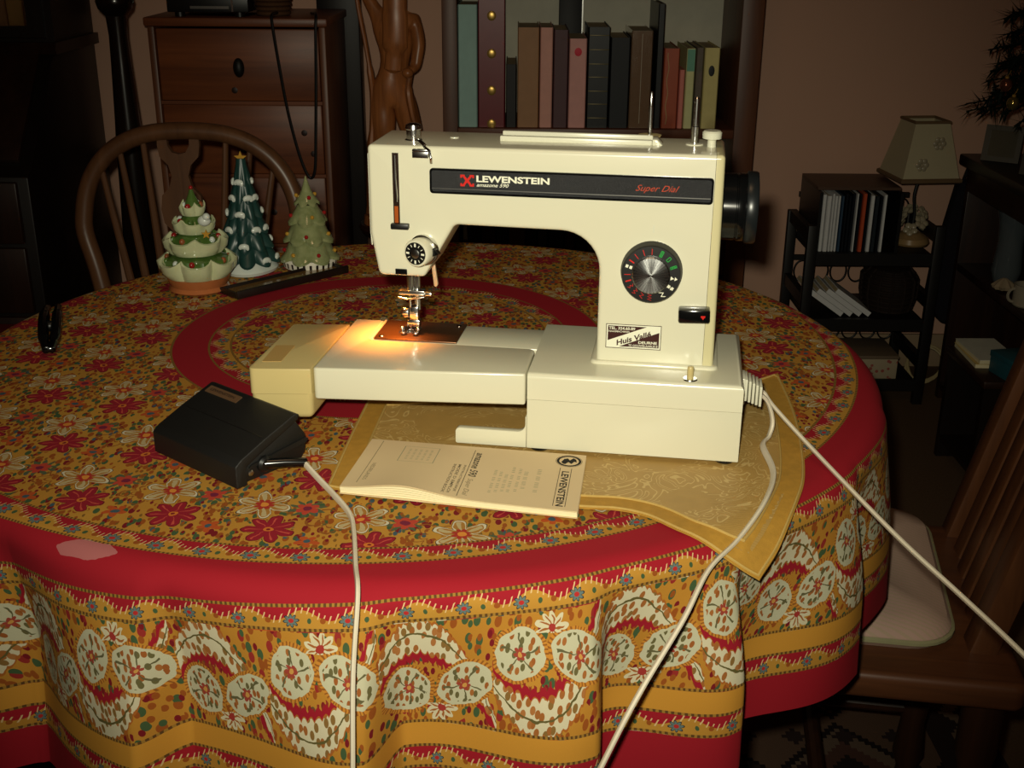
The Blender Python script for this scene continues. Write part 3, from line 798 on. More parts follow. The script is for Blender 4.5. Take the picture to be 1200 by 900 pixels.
# take-up slot, guides
slot = obj('takeup_slot_shade', G().box(-.3230, -.3172, .0393, .0402, .1985, .2640), plain('slot_shade', (40, 24, 14), .3), mc, smooth=False, label='dark plate painting the shade inside the take-up slot')  # thin dark plate stands in for the shade of the recess
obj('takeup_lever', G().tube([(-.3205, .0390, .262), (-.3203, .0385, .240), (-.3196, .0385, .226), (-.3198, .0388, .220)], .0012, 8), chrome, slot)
obj('slot_glow', G().box(-.3218, -.3184, .0385, .0396, .2008, .2160), plain('painted_lamp_glow', (172, 84, 30), .3), slot, label='orange lamp light in the slot, painted as a small block')  # orange block paints the sewing lamp's light leaking through the slot
obj('thread_hook', G().box(-.3252, -.3085, .0345, .0405, .1952, .2005), black_s, mc, bevel=.001, label='black thread hook')
obj('light_window', G().box(-.3230, -.3118, .0388, .0402, .1518, .1572), black_g, mc, bevel=.0006, label='small dark window')
obj('thread_guide', G().box(-.3035, -.2890, .0350, .0420, .2610, .2665).box(-.3035, -.2890, .0350, .060, .2665, .2685).tube([(-.292, .0375, .270), (-.2875, .034, .268), (-.2858, .032, .262), (-.2862, .034, .257)], .0013, 8).tube([(-.301, .052, .2735), (-.297, .045, .273), (-.2925, .040, .2705)], .0020, 8), chrome, mc, bevel=.0006)
obj('pretension_post', G().lathe([(.0080, 0), (.0080, .002), (.0066, .003), (.0066, .011), (.0076, .012), (.0068, .0155), (.003, .017)], 24, tr(-.3100, .070, .2692)), chrome, mc)
obj('top_plug', G().lathe([(.0042, 0), (.0040, .0012), (.001, .0016)], 20, tr(-.276, .090, .2702)), white_b, mc)
# carrying handle
hd = obj('carrying_handle', G().box(-.232, -.094, .080, .0855, .2700, .2755).box(-.232, -.094, .0955, .100, .2700, .2775), white_b, mc, bevel=.0012, label='cream fold-down carrying handle')
obj('handle_groove', G().box(-.231, -.095, .0856, .0954, .2700, .2735), plain('groove_olive', (120, 112, 70), .5), hd, label='olive groove in the handle')
obj('handle_end', vprism([(-.094, .2700), (-.0835, .2700), (-.0895, .2765), (-.094, .2765)], .080, .100), white_b, hd, bevel=.001)
# spool pins and winder
obj('spool_pin', G().lathe([(.0022, 0), (.0022, .030), (.0017, .0305), (.0017, .0425), (.0011, .0435)], 12, tr(-.0975, .108, .2712)), chrome, mc)
obj('spool_base', G().lathe([(.0060, 0), (.0050, .002), (.0100, .0035), (.0108, .0048), (.0030, .0052)], 24, tr(-.0975, .108, .2712)), yellowed, mc, label='tan spool pin base')
obj('bobbin_winder', G().lathe([(.0038, 0), (.0038, .016), (.0024, .0165), (.0024, .0405), (.0012, .042)], 14, tr(-.0565, .092, .2712)), chrome, mc, label='chrome bobbin winder shaft')
obj('winder_washer', G().lathe([(.0082, 0), (.0078, .0010), (.003, .0012)], 24, tr(-.0565, .092, .2712)), white_b, mc)
obj('winder_stop', G().lathe([(.0040, 0), (.0038, .006), (.0046, .007), (.0084, .0078), (.0087, .0130), (.0072, .0145)], 24, tr(-.0415, .082, .2712)), white_b, mc, label='white bobbin winder stop')
# handwheel
XM = tr(-.0287, .0835, .2180) @ Matrix.Rotation(PI / 2, 4, 'Y')
hw = obj('handwheel', G().lathe([(.0285, 0), (.0300, .001), (.0300, .0120), (.0292, .0126), (.0292, .0134), (.0305, .014), (.0305, .0200), (.0300, .0208)], 56, XM), black_g, mc, label='glossy black handwheel')
obj('handwheel_rim', G().lathe([(.0300, .0206), (.0318, .0212), (.0324, .0228), (.0324, .0290), (.0314, .0310), (.0250, .0318), (.0160, .0300)], 56, XM), plain('grey_black_rim', (30, 34, 36), .3, .2), hw, label='dark grey outer rim')
# needle, presser foot
gold_r = chrome
obj('needle_bar', G().lathe([(.0033, .116), (.0033, .152)], 14, tr(-.3225, .094, 0)), chrome, mc)
obj('presser_bar', G().lathe([(.0036, .100), (.0036, .152)], 14, tr(-.3165, .098, 0)), chrome, mc)
obj('needle_clamp', G().box(-.333, -.308, .089, .098, .1165, .1210).lathe([(.003, 0), (.003, .007)], 12, tr(-.308, .0935, .1175) @ Matrix.Rotation(PI / 2, 4, 'Y')).tube([(-.334, .090, .1140), (-.325, .0885, .1125), (-.315, .089, .1140), (-.3075, .090, .1150)], .0011, 8), chrome, mc, bevel=.0008)
obj('needle', G().lathe([(.0003, .078), (.0008, .083), (.0010, .117)], 10, tr(-.3225, .092, 0)), chrome, mc)
obj('presser_foot_holder', G().box(-.3235, -.3145, .091, .099, .0885, .1040).box(-.326, -.313, .090, .098, .0835, .0905), chrome, mc, bevel=.0012)
obj('foot_screw', G().lathe([(.0055, 0), (.0058, .001), (.0058, .0055), (.0048, .0062)], 20, tr(-.3240, .0945, .0975) @ Matrix.Rotation(-PI / 2, 4, 'Y')), chrome, mc, bevel=.0004)
obj('presser_foot', G().prism(fillet([(-.3310, .0800), (-.3255, .0800), (-.3245, .092), (-.3195, .092), (-.3185, .0800), (-.3130, .0800), (-.3130, .1000), (-.3310, .1000)], [.0025, .002, .001, .001, .002, .0025, .001, .001], 3), H + .0024, H + .0042).ball((-.3300, .087, H + .0062), .0026, 10, 6).ball((-.3140, .087, H + .0062), .0026, 10, 6), chrome, mc, bevel=.0004)
obj('presser_lever', G().prism(fillet([(-.3010, .150), (-.2975, .150), (-.2945, .1280), (-.2960, .1250), (-.2985, .1260)], [0, 0, .002, .002, .001], 3), .092, .096, 'y'), plain('lever_cream', (214, 178, 140), .35), mc, bevel=.0008, label='small cream presser foot lever')
# the machine's own sewing light under the head
bulb_m = bpy.data.materials.new('lamp_glow'); bulb_m.use_nodes = True
bb = bulb_m.node_tree.nodes['Principled BSDF']; bb.inputs['Emission Color'].default_value = (1, .45, .12, 1); bb.inputs['Emission Strength'].default_value = 12
obj('lamp_bulb', G().ball((-.3365, .098, .1500), (.006, .006, .0075), 14, 8), bulb_m, mc, label='glowing sewing lamp bulb')
sl = bpy.data.lights.new('sewing_lamp', 'SPOT'); sl.energy = 1.15; sl.color = (1.0, .31, .04); sl.shadow_soft_size = .006; sl.spot_size = math.radians(105); sl.spot_blend = 1.0
slo = bpy.data.objects.new('sewing_lamp', sl); COL.objects.link(slo); slo.parent = mc; slo.location = (-.3390, .088, .1385); slo.rotation_euler = (math.radians(-6), math.radians(2), 0)
# plug socket at the right end
pg = obj('cord_socket', G().box(0, .004, .047, .072, .040, .066), white_b, mc, bevel=.001, label='white ribbed plug')
for k in range(5):
    obj('plug_rib', G().box(.0035 + k * .0034, .0060 + k * .0034, .0475, .0715, .0440 - k * .0012, .0650 - k * .0016), white_b, pg, bevel=.0006)

# ------------------------------------------------------------------ cords
cA = [(.2285, 1.0118, .052), (.236, 1.035, .034), (.252, 1.100, .006), (.2480, 1.076, .0042), (.2345, 1.000, .0042), (.2325, .942, .0042), (.2128, .884, .0044), (.183, .838, -.006), (.154, .800, -.012), (.130, .758, -.030), (.098, .720, -.062),
      (.076, .702, -.098), (.050, .690, -.160), (.020, .672, -.250), (-.030, .664, -.340), (-.080, .664, -.370), (-.110, .660, -.330), (-.1165, .664, -.25), (-.1136, .674, -.165), (-.1127, .688, -.108), (-.1130, .712, -.048), (-.1110, .7385, .0005), (-.117, .775, .0035),
      (-.1255, .83, .0035), (-.1330, .8600, .0040), (-.152, .8960, .0042), (-.168, .9210, .0060), (-.1836, .9435, .0100)]
cA[0:4] = [(.226, 1.022, .0515), (.2400, 1.0250, .040), (.2480, 1.028, .018), (.2440, 1.020, .0055)]
tag(obj('pedal_cord', G().tube(smooth_path(cA, 7), .0033, 8, flat=.62), cord_w), 'white cord looping from the black pedal off the table and up to the machine plug', 'cord')
cB = [(.224, 1.030, .0500), (.2400, 1.045, .041), (.2500, 1.030, .030), (.2800, .9700, .0075), (.3190, .8600, -.0130), (.3450, .7800, -.0205), (.3620, .7000, -.0205), (.392, .580, -.0300), (.43, .44, -.0900)]
tag(obj('mains_cord', G().tube(smooth_path(cB, 8), .0032, 8, flat=.62), cord_w), 'white mains cord stretched from the machine plug over the right table edge', 'cord')

# ------------------------------------------------------------------ foot pedal
PA = math.atan2(-.638, .770)
ped = thing('foot_pedal', 'black wedge-shaped foot pedal lying on the cloth left of the booklet', 'pedal', (-.329, .985, .0002), PA)
W_ = .121
obj('pedal_base', G().prism(fillet([(.012, 0), (.076, 0), (.083, .008), (.084, .024), (.074, .0390), (.066, .0400), (.030, .0230), (.012, .0150)], [.002, .004, .006, .008, .004, .002, .006, .002], 4), .004, W_ - .006, 'x'), black_ped, ped, bevel=.002)
obj('base_ledge', G().prism(fillet([(.016, .0125), (.082, .0165), (.0855, .0195), (.082, .0215), (.020, .0155)], [.001, .001, .001, .001, .001], 2), .002, W_ - .004, 'x'), black_ped, ped)
tread = obj('tread', G().prism(fillet([(0, .001), (0, .0215), (.007, .0265), (.034, .0375), (.0685, .0500), (.0730, .0480), (.071, .0435), (.030, .0265), (.0112, .0180), (.0112, .001)], [.001, .003, .004, .05, .003, .001, .002, .004, .002, .001], 4), 0, W_, 'x'), black_ped, ped, bevel=.0018, seg=3, label='black hinged tread')
SLO = (.0500 - .0375) / .0345
obj('tread_crease', G().box(.004, W_ - .004, .0335, .0343, .0362, .0377), black_s, tread)
def on_tread(x0, x1, y0, y1, dz, th):
    z = lambda y: .0375 + (y - .034) * SLO + dz
    g = G(); g.v = [(x0, y0, z(y0)), (x1, y0, z(y0)), (x1, y1, z(y1)), (x0, y1, z(y1)), (x0, y0, z(y0) + th), (x1, y0, z(y0) + th), (x1, y1, z(y1) + th), (x0, y1, z(y1) + th)]
    g.f = [[0, 3, 2, 1], [4, 5, 6, 7], [0, 1, 5, 4], [1, 2, 6, 5], [2, 3, 7, 6], [3, 0, 4, 7]]; return g
bs = obj('brand_strip', on_tread(.006, .052, .0560, .0640, .0000, .0007), plain('bronze_strip', (122, 92, 66), .4, .4), tread, label='small bronze name strip')
lettering('LEWENSTEIN', plain('dark_bronze', (40, 26, 18), .5), bs, (.0105, .0585, .0375 + .0245 * SLO + .0009), (1, 0, 0), (0, 1, SLO), .035, .0032, bold=.02)
obj('hinge_rivet', G().lathe([(.0030, 0), (.0028, .0008), (.0016, .0014)], 16, tr(W_ - .0004, .0155, .0110) @ Matrix.Rotation(PI / 2, 4, 'Y')), steel, ped, label='steel hinge rivet')
obj('cord_boss', G().lathe([(.0075, -.004), (.0075, .002), (.0055, .0045)], 18, tr(W_ - .005, .0340, .0120) @ Matrix.Rotation(PI / 2, 4, 'Y')), black_s, ped)
Mi = (tr(-.329, .985, .0002) @ rotz(PA)).inverted()
p1 = Mi @ Vector((-.1815, .9440, .0105)); p0 = Vector((W_ - .004, .0340, .0120))
obj('cord_sleeve', G().tube([p0, p0.lerp(p1, .5) + Vector((0, 0, .0008)), p1], [.0048, .0044, .0040], 12), black_g, ped, label='black rubber cord sleeve')

# ------------------------------------------------------------------ instruction booklet
bo = [Vector((-.131, 1.0085)), Vector((.0685, .9745)), Vector((.0545, .858)), Vector((-.147, .901))]       # back left, back right, front right, front left
bk = thing('instruction_booklet', 'cream instruction booklet with black print lying in front of the machine', 'booklet', (0, 0, 0))
def bpt(s, t, dz=0):
    """s 0..1 left to right, t 0..1 back to front"""
    a = bo[0].lerp(bo[1], s); b = bo[3].lerp(bo[2], s); p = a.lerp(b, t)
    hump = .0075 * math.exp(-((s - .27) / .17) ** 2) * t ** 2.0 + .0022 * t
    return Vector((p.x, p.y, .0016 + hump + dz))
def sheet(z0, z1, s0, s1, t0, t1, ns=30, nt=8):
    g = G(); 
    for dz in (z0, z1):
        for j in range(nt + 1):
            for i in range(ns + 1):
                s, t = s0 + (s1 - s0) * i / ns, t0 + (t1 - t0) * j / nt
                p = bpt(s, t)
                h = p.z - .0016
                g.v.append((p.x, p.y, .0016 + h * (dz / .0048) + dz * .70))
    N = (ns + 1) * (nt + 1); q = lambda i, j: j * (ns + 1) + i
    for j in range(nt):
        for i in range(ns):
            g.f.append([N + q(i, j), N + q(i + 1, j), N + q(i + 1, j + 1), N + q(i, j + 1)]); g.f.append([q(i, j), q(i, j + 1), q(i + 1, j + 1), q(i + 1, j)])
    for i in range(ns):
        for j in (0, nt): g.f.append([q(i, j), q(i + 1, j), N + q(i + 1, j), N + q(i, j)])
    for j in range(nt):
        for i in (0, ns): g.f.append([q(i, j), q(i, j + 1), N + q(i, j + 1), N + q(i, j)])
    return g
obj('back_cover', sheet(0, .0004, 0, 1, 0, 1), paper, bk)
for k in range(5):
    obj('page', sheet(.0005 + k * .0008, .0011 + k * .0008, .002, .998, 0, .994 - .006 * (4 - k) / 4), page_m, bk)
cover = obj('front_cover', sheet(.00455, .0048, 0, 1, 0, .985), paper, bk)
def on_cover(o):
    """lay flat print (x right along the booklet, y towards the reader, unit square) on the cover"""
    for v in o.data.vertices:
        p = bpt(v.co.x, v.co.y); h = p.z - .0016
        v.co = (p.x, p.y, .0016 + h + .0048 * .70 + .00012 + v.co.z)
    return o
def cv(poly, m, name='printed_line'): return on_cover(obj(name, G().add([(a, b, 0) for a, b in poly], [list(range(len(poly)))]), m, cover, smooth=False))
def line(s0, t0, s1, t1, wd, m, n=8):
    d = Vector((s1 - s0, t1 - t0)); nn = Vector((-d.y, d.x)).normalized() * wd / 2
    g = G()
    for i in range(n + 1):
        c = Vector((s0, t0)) + d * (i / n); g.v += [(c.x + nn.x, c.y + nn.y, 0), (c.x - nn.x, c.y - nn.y, 0)]
    g.f = [[2 * i, 2 * i + 1, 2 * i + 3, 2 * i + 2] for i in range(n)]
    return on_cover(obj('printed_line', g, m, cover, smooth=False))
def ctext(body, s, t, along, height, m, bold=0.0, shear=0.0): 
    """text running from the back edge towards the reader, letter tops to the right"""
    return on_cover(lettering(body, m, cover, (s, t, 0), (0, 1, 0), (1, 0, 0), along, height, bold, shear, 'printed_text'))
ctext('LEWENSTEIN', .905, .33, .60, .032, ink, .02)
line(.895, .27, .895, .93, .0025, ink); line(.945, .27, .945, .93, .0025, ink)
NS = 28
def ring(s, t, rs, rt, k0, m, name):
    g = G()
    for i in range(NS):
        a = 2 * PI * i / NS; g.v += [(s + rs * math.cos(a), t + rt * math.sin(a), 0), (s + rs * k0 * math.cos(a), t + rt * k0 * math.sin(a), 0)]
    g.f = [[2 * i, (2 * i + 2) % (2 * NS), (2 * i + 3) % (2 * NS), 2 * i + 1] for i in range(NS)]
    return on_cover(obj(name, g, m, cover, smooth=False))
ring(.927, .135, .055, .100, .80, ink, 'printed_emblem'); ring(.927, .135, .060, .110, .95, ink_g, 'printed_emblem')
cv([(.893, .16), (.905, .10), (.920, .085), (.930, .12), (.945, .075), (.958, .10), (.962, .15), (.950, .14), (.940, .185), (.925, .155), (.912, .195), (.902, .19)], ink, 'printed_emblem')
ctext('amazone 590', .508, .12, .46, .036, ink, .01, .25); ctext('Super Dial', .508, .62, .30, .030, ink_g, .0, .25)
line(.497, .07, .497, .95, .0025, ink)
for k, (s_, bodyt, L_) in enumerate([(.472, 'INSTRUCTIEBOEKJE', .50), (.450, 'MODE D EMPLOI', .54), (.428, 'INSTRUCTION BOOK', .56)]):
    ctext(bodyt, s_, .38, L_, .013, plain('dark_grey_ink', (96, 82, 58), .7), .01)
for (s_, t_, L_, h_) in [(.745, .40, .30, .018), (.720, .36, .40, .013), (.690, .34, .44, .013), (.665, .48, .30, .014), (.800, .34, .40, .018), (.640, .44, .36, .013), (.615, .42, .40, .013)]:
    ctext('|||| ||| |||| ||', s_, t_, L_, h_, ink_f)
ctext('NEDERLANDS', .075, .50, .34, .018, ink_g); line(.060, .03, .060, .90, .003, ink_g)
for a in [(.175, .10, .335, .10), (.175, .42, .335, .42), (.175, .10, .175, .42), (.335, .10, .335, .42)]: line(*a, .0035, ink_f)
for k in range(5): ctext('|||| |||| ||| |||', .20 + k * .025, .15, .22, .011, ink_f)

# ------------------------------------------------------------------ ceramic trees, tray, clip
mint = plain('mint_glaze', (206, 208, 172), .16, 0, .5, .10, 60, coat=.5, c2=(176, 188, 140))
leafg = plain('leaf_glaze', (84, 116, 52), .15, 0, .5, .25, 120, coat=.6)
teal = plain('teal_glaze', (30, 64, 60), .38, 0, .5, .2, 80)
snow = plain('snow_glaze', (206, 214, 206), .3, 0, .5, .05, 60)
apple = plain('apple_glaze', (160, 164, 120), .12, 0, .5, .25, 90, coat=.7, c2=(84, 98, 50))
terra = plain('terracotta_glaze', (176, 104, 60), .2, 0, .5, .1, 60, coat=.4)
redg = plain('red_glaze', (150, 30, 30), .2, 0, .5, .1, 60); goldg = plain('gold_glaze', (206, 158, 60), .25, .3, .5, .1, 60)
brnb = plain('brown_bead_glaze', (150, 84, 48), .3)
def skirt(r0, r1, z0, z1, n, lobe, droop, lip, ph=0):
    """a scalloped hanging skirt: from r1 at z1 down to r0 at z0"""
    prof = [(r1 * .5, z0 + (z1 - z0) * .15), (r0 * .90, z0 + lip * .4), (r0, z0), (r0 * 1.01, z0 + lip), (r0 * .80, z0 + (z1 - z0) * .45), (r1 * 1.15, z0 + (z1 - z0) * .8), (r1, z1)]
    wt = [0, .8, 1, 1, .5, .15, 0]
    def mod(a, i, r, h):
        c = abs(math.cos(a * n / 2 + ph)); return r * (1 - lobe * wt[i] * (1 - c)), h - droop * wt[i] * c
    return G().lathe(prof, n * 8, mod=mod)
def star(r, th, M=None):
    pts = [((r if k % 2 == 0 else r * .42) * math.sin(k * PI / 5), (r if k % 2 == 0 else r * .42) * math.cos(k * PI / 5)) for k in range(10)]
    return G().prism(pts, -th / 2, th / 2, 'y', M)
t1 = thing('ceramic_tree', 'mint and white scalloped ceramic Christmas tree on a terracotta base, left of three', 'ornament', (-.418, 1.507, .0))
obj('tree_base', G().lathe([(.036, 0), (.040, .003), (.037, .008), (.040, .014), (.042, .020), (.030, .024)], 36), terra, t1, label='terracotta base')
def cup(R, z0, z1, n, ph):
    """a scalloped upturned skirt: narrow below, pointed flaring rim above"""
    prof = [(R * .55, z0), (R * .80, z0 + (z1 - z0) * .08), (R * .96, z0 + (z1 - z0) * .50), (R, z1), (R * .93, z1 + .0012), (R * .80, z1 - .006), (R * .3, z1 - .004)]
    wt = [.2, .5, .9, 1, 1, .6, 0]
    def mod(a, i, r, h):
        c = abs(math.sin(a * n / 2 + ph)); return r * (1 - .13 * wt[i] * (1 - c) ** 2), h + .008 * wt[i] * (1 - c) ** 1.5 * (1 if i > 1 else 0)
    return G().lathe(prof, n * 8, mod=mod)
for i, (R, z0, z1) in enumerate([(.0530, .019, .040), (.0425, .050, .068), (.0280, .077, .091), (.0175, .100, .111)]):
    sk = obj('tier', cup(R, z0, z1, [7, 6, 5, 5][i], i * .9), mint, t1)
    nb_ = [11, 9, 7, 5][i]; Rn = [.0425, .0280, .0175, .009][i]; zn = [.050, .077, .100, .116][i]
    obj('branch_mound', G().lathe([(R * .80, z1 - .005), (Rn * .95, z1 + (zn - z1) * .5), (Rn * .55, zn + .002)], 28, mod=lambda a, j, r, h: (r * (1 + .07 * math.sin(a * 9)), h)), leafg, sk, label='green branches between the tiers')
    for k in range(nb_):
        a = 2 * PI * (k + .4) / nb_ + i * 1.3; rr = (R * .80 + Rn * .9) / 2
        obj('bead', G().ball((0, 0, 0), (.0040, .0040, .0044), 8, 6), [brnb, leafg, snow, redg, leafg][(k + i) % 5], sk, M=tr(rr * math.cos(a), rr * math.sin(a), z1 + (zn - z1) * .30))
obj('tree_tip', G().lathe([(.0105, .112), (.0075, .120), (.0040, .128), (.0022, .134)], 20), leafg, t1)
obj('tip_bead', G().ball((0, 0, .136), .0028, 10, 6), redg, t1, label='red bead')
obj('bird', G().ball((0, 0, 0), (.0085, .007, .007), 12, 8).ball((.004, -.003, .006), .005, 10, 6), snow, t1, M=tr(.020, -.024, .098), label='small white bird')
obj('star', star(.0065, .002, tr(.024, -.0345, .083)), goldg, t1, label='gold star')
t2 = thing('ceramic_tree', 'dark teal ceramic Christmas tree with snow tipped branches and a gold star', 'ornament', (-.372, 1.600, .0)); t2.scale = (1.05, 1.05, 1.08)
obj('snow_base', G().lathe([(.036, 0), (.038, .004), (.033, .012), (.026, .018), (.010, .021)], 28, mod=lambda a, i, r, h: (r * (1 + .06 * math.sin(3 * a)), h)), snow, t2)
R_ = [.040, .034, .0285, .023, .0175, .012]
body = G()
for i, r in enumerate(R_): 
    z0 = .016 + i * .0195
    body.add(*(lambda s_: (s_.v, s_.f))(skirt(r * 1.06, r * .50, z0, z0 + .032, 9, .26, .005, .003, i * .35)))
obj('branches', body, teal, t2)
sn = 0
for i, r in enumerate(R_):
    z0 = .016 + i * .0195
    for k in range(9):
        if (k + i) % 2: continue
        a = 2 * PI * k / 9 - 2 * i * .35 / 9 * 1.0
        obj('snow_tip', G().ball((0, 0, 0), (.0032, .0066, .0040), 8, 6).ball((0, .004, -.002), (.0026, .0030, .0034), 6, 5).ball((0, -.0045, -.001), (.0026, .0028, .0030), 6, 5), snow, t2, M=tr(r * .97 * math.cos(a), r * .97 * math.sin(a), z0 + .0035) @ rotz(a))
obj('star', star(.0085, .003, tr(0, 0, .146)), goldg, t2, label='gold star')
t3 = thing('ceramic_tree', 'glossy apple green ceramic Christmas tree on a pierced white base, right of three', 'ornament', (-.289, 1.622, .0))
nbp = NB('pierced_base'); q = nbp.xyz(nbp.tex('Object')); aa = nbp.atan2(q[1], q[0])
pierce = nbp.fin(nbp.mix((nbp.sin(aa * 26.0) > 0.35) * (q[2] > .003) * (q[2] < .0105), lin((220, 216, 200)), lin((30, 22, 18))), .3)
obj('pierced_base', G().lathe([(.034, 0), (.037, .002), (.0385, .010), (.036, .014), (.020, .015)], 48), pierce, t3, label='white base pierced with slots')
for i, (r0, r1, z0, z1) in enumerate([(.0425, .026, .010, .040), (.036, .021, .036, .066), (.0285, .014, .062, .090), (.0180, .008, .088, .108)]):
    sk = obj('tier', skirt(r0, r1, z0 + .005, z1, 7 if i < 2 else 6, .20, .005, .004, i * .8), apple, t3)
    for k in range(6 - i):
        a = 2 * PI * k / (6 - i) + i
        obj('bead', G().ball((r0 * .84 * math.cos(a), r0 * .84 * math.sin(a), z0 + .0135), .0030, 8, 5), redg if k % 2 else goldg, sk)
obj('tree_tip', G().lathe([(.0085, .104), (.0055, .114), (.0028, .122), (.0008, .129)], 16), apple, t3)

tray = thing('pen_tray', 'narrow dark wooden tray with raised rims in front of the ceramic trees', 'tray', (-.3562, 1.4575, .0), math.atan2(.1276, .1236))
obj('tray_floor', G().box(.002, .180, .002, .040, .0, .004), plain('tray_floor_wood', (128, 96, 50), .18, 0, .6, .15, 30, coat=.5), tray)
obj('tray_rim', G().box(0, .182, 0, .004, 0, .0105).box(0, .182, .040, .043, 0, .008).box(0, .004, .004, .040, 0, .008).box(.178, .182, .004, .040, 0, .008), oak_black, tray, bevel=.001)

cl = thing('hair_clip', 'black plastic two-pronged clip lying near the left edge of the cloth', 'clip', (-.545, 1.315, .0005), math.radians(18))
for s_ in (-1, 1):
    obj('prong', G().tube(smooth_path([(s_ * .003, -.075, .006), (s_ * .0060, -.050, .010), (s_ * .0072, -.015, .016), (s_ * .0072, .030, .018), (s_ * .0060, .075, .012)], 5), [.0045] * 5 + [.0062] * 10 + [.0045] * 5 + [.0028], 10), black_g, cl)
obj('spring_hinge', G().lathe([(.005, -.008), (.0062, -.004), (.0062, .004), (.005, .008)], 16, tr(0, -.012, .014) @ Matrix.Rotation(PI / 2, 4, 'Y')), black_s, cl)
obj('tail_pad', G().box(-.006, .006, -.078, -.052, .003, .009), black_g, cl, bevel=.002)

# ------------------------------------------------------------------ Windsor chair behind the table
def spindle_leg(h, r, turned=True):
    return G().lathe([(r * .55, 0), (r * .75, h * .10), (r * .9, h * .22), (r * .6, h * .26), (r, h * .34), (r * 1.1, h * .55), (r * .65, h * .70), (r * .95, h * .74), (r * .6, h * .80), (r * .8, h)], 14)
SEAT = .45
wc = thing('windsor_chair', 'brown hoop-back Windsor chair with a pierced splat behind the ceramic trees', 'chair', (-.572, 1.87, FLOOR + .0038), 0)
obj('seat', G().lathe([(.17, SEAT - .035), (.200, SEAT - .030), (.205, SEAT - .012), (.195, SEAT), (.10, SEAT - .010)], 40, mod=lambda a, i, r, h: (r * (1 + .05 * math.cos(2 * a)), h)), oak_seat, wc)
for sx in (-1, 1):
    for sy in (-1, 1):
        M = tr(sx * .165, sy * .155, 0) @ Matrix.Rotation(math.radians(-sy * 6), 4, 'X') @ Matrix.Rotation(math.radians(sx * 5), 4, 'Y').inverted()
        obj('leg', spindle_leg(SEAT - .03, .02), windsor_m, wc, M=tr(sx * .045, sy * .045, 0) @ tr(sx * .12, sy * .11, 0) @ Matrix.Rotation(math.radians(sy * 6), 4, 'X') @ Matrix.Rotation(math.radians(-sx * 6), 4, 'Y'))
obj('stretcher', G().tube([(-.13, 0, .17), (0, 0, .17), (.13, 0, .17)], [.009, .014, .009], 10), windsor_m, wc)
LEAN = .10
def hp(x, z): return (x, .155 + LEAN * (z - SEAT) + .0 , z)
HZ, HW = .885, .192
def hoopx(a): return HW * math.copysign(abs(math.cos(a)) ** .80, math.cos(a))
hoop = [hp(-.145, SEAT - .01), hp(-.158, SEAT + .07), hp(-.176, SEAT + .17)] + [hp(hoopx(a), SEAT + .235 + .178 * math.sin(a) ** .85) for a in [PI - PI * k / 18 for k in range(19)]] + [hp(.176, SEAT + .17), hp(.158, SEAT + .07), hp(.145, SEAT - .01)]
obj('hoop', G().tube(smooth_path(hoop, 4), .0155, 12, upv=(0, 1, 0)), windsor_m, wc)
def hoop_top(x):
    c = min(1, abs(x) / HW) ** (1 / .80); return SEAT + .235 + .178 * (max(0, 1 - c * c) ** .5) ** .85
for x in (-.140, -.108, -.070, .062, .100, .136):
    zt = hoop_top(x * 1.10) - .008
    obj('spindle', G().tube([hp(x * .62, SEAT - .01), hp(x * .85, SEAT + (zt - SEAT) * .45), hp(x * 1.10, zt)], [.0055, .0075, .0050], 10), windsor_m, wc)
half = [(a_, b_ * .96) for a_, b_ in [(.020, 0), (.026, .05), (.034, .100), (.036, .150), (.033, .185), (.018, .205), (.015, .225), (.018, .248), (.033, .265), (.037, .290), (.034, .315), (.020, .330), (.0145, .350), (.020, .370), (.034, .385), (.037, .405), (.036, .424)]]
slot_ = [(.020, .407), (.019, .389), (.012, .377), (0, .374)]
pl = [(a, b) for a, b in half] + slot_ + [(-a, b) for a, b in slot_[::-1][1:]] + [(-a, b) for a, b in half[::-1]]
sg = G(); n = len(pl)
sg.v = [(a - .014, .155 + LEAN * b - .006, SEAT + b) for a, b in pl] + [(a - .014, .155 + LEAN * b + .006, SEAT + b) for a, b in pl]
sg.f = [list(range(n)), list(range(n, 2 * n))[::-1]] + [[i, (i + 1) % n, n + (i + 1) % n, n + i] for i in range(n)]
obj('splat', sg, windsor_m, wc, smooth=False)

# ------------------------------------------------------------------ oak chair at the right with a striped cushion
oc = thing('oak_chair', 'brown oak chair with leaning slatted back at the right of the table', 'chair', (.43, 1.275, FLOOR + .0038), math.radians(-9))
SEAT2 = .437
obj('seat', G().prism(fillet([(-.20, -.190), (.165, -.190), (.165, .185), (-.20, .185)], [.03, .015, .015, .03], 4), SEAT2 - .034, SEAT2), oak_seat, oc, bevel=.008, seg=3)
def turned_leg(h, r): return G().lathe([(r * .6, 0), (r * .8, h * .08), (r * .65, h * .14), (r * 1.05, h * .20), (r * .8, h * .34), (r * 1.15, h * .52), (r * .7, h * .60), (r * 1.2, h * .66), (r * .75, h * .72), (r * 1.1, h * .80), (r * 1.1, h)], 18)
for sx, sy in ((-.165, -.155), (-.165, .150), (.130, -.155), (.130, .150)):
    obj('leg', turned_leg(SEAT2 - .03, .021), oak_dark, oc, M=tr(sx, sy, 0))
for a, b in (((-.165, -.155), (.130, -.155)), ((-.165, .150), (.130, .150)), ((-.02, -.155), (-.02, .150))):
    obj('stretcher', G().tube([(a[0], a[1], .16), (b[0], b[1], .16)], .011, 10), oak_dark, oc)
TILT = .23
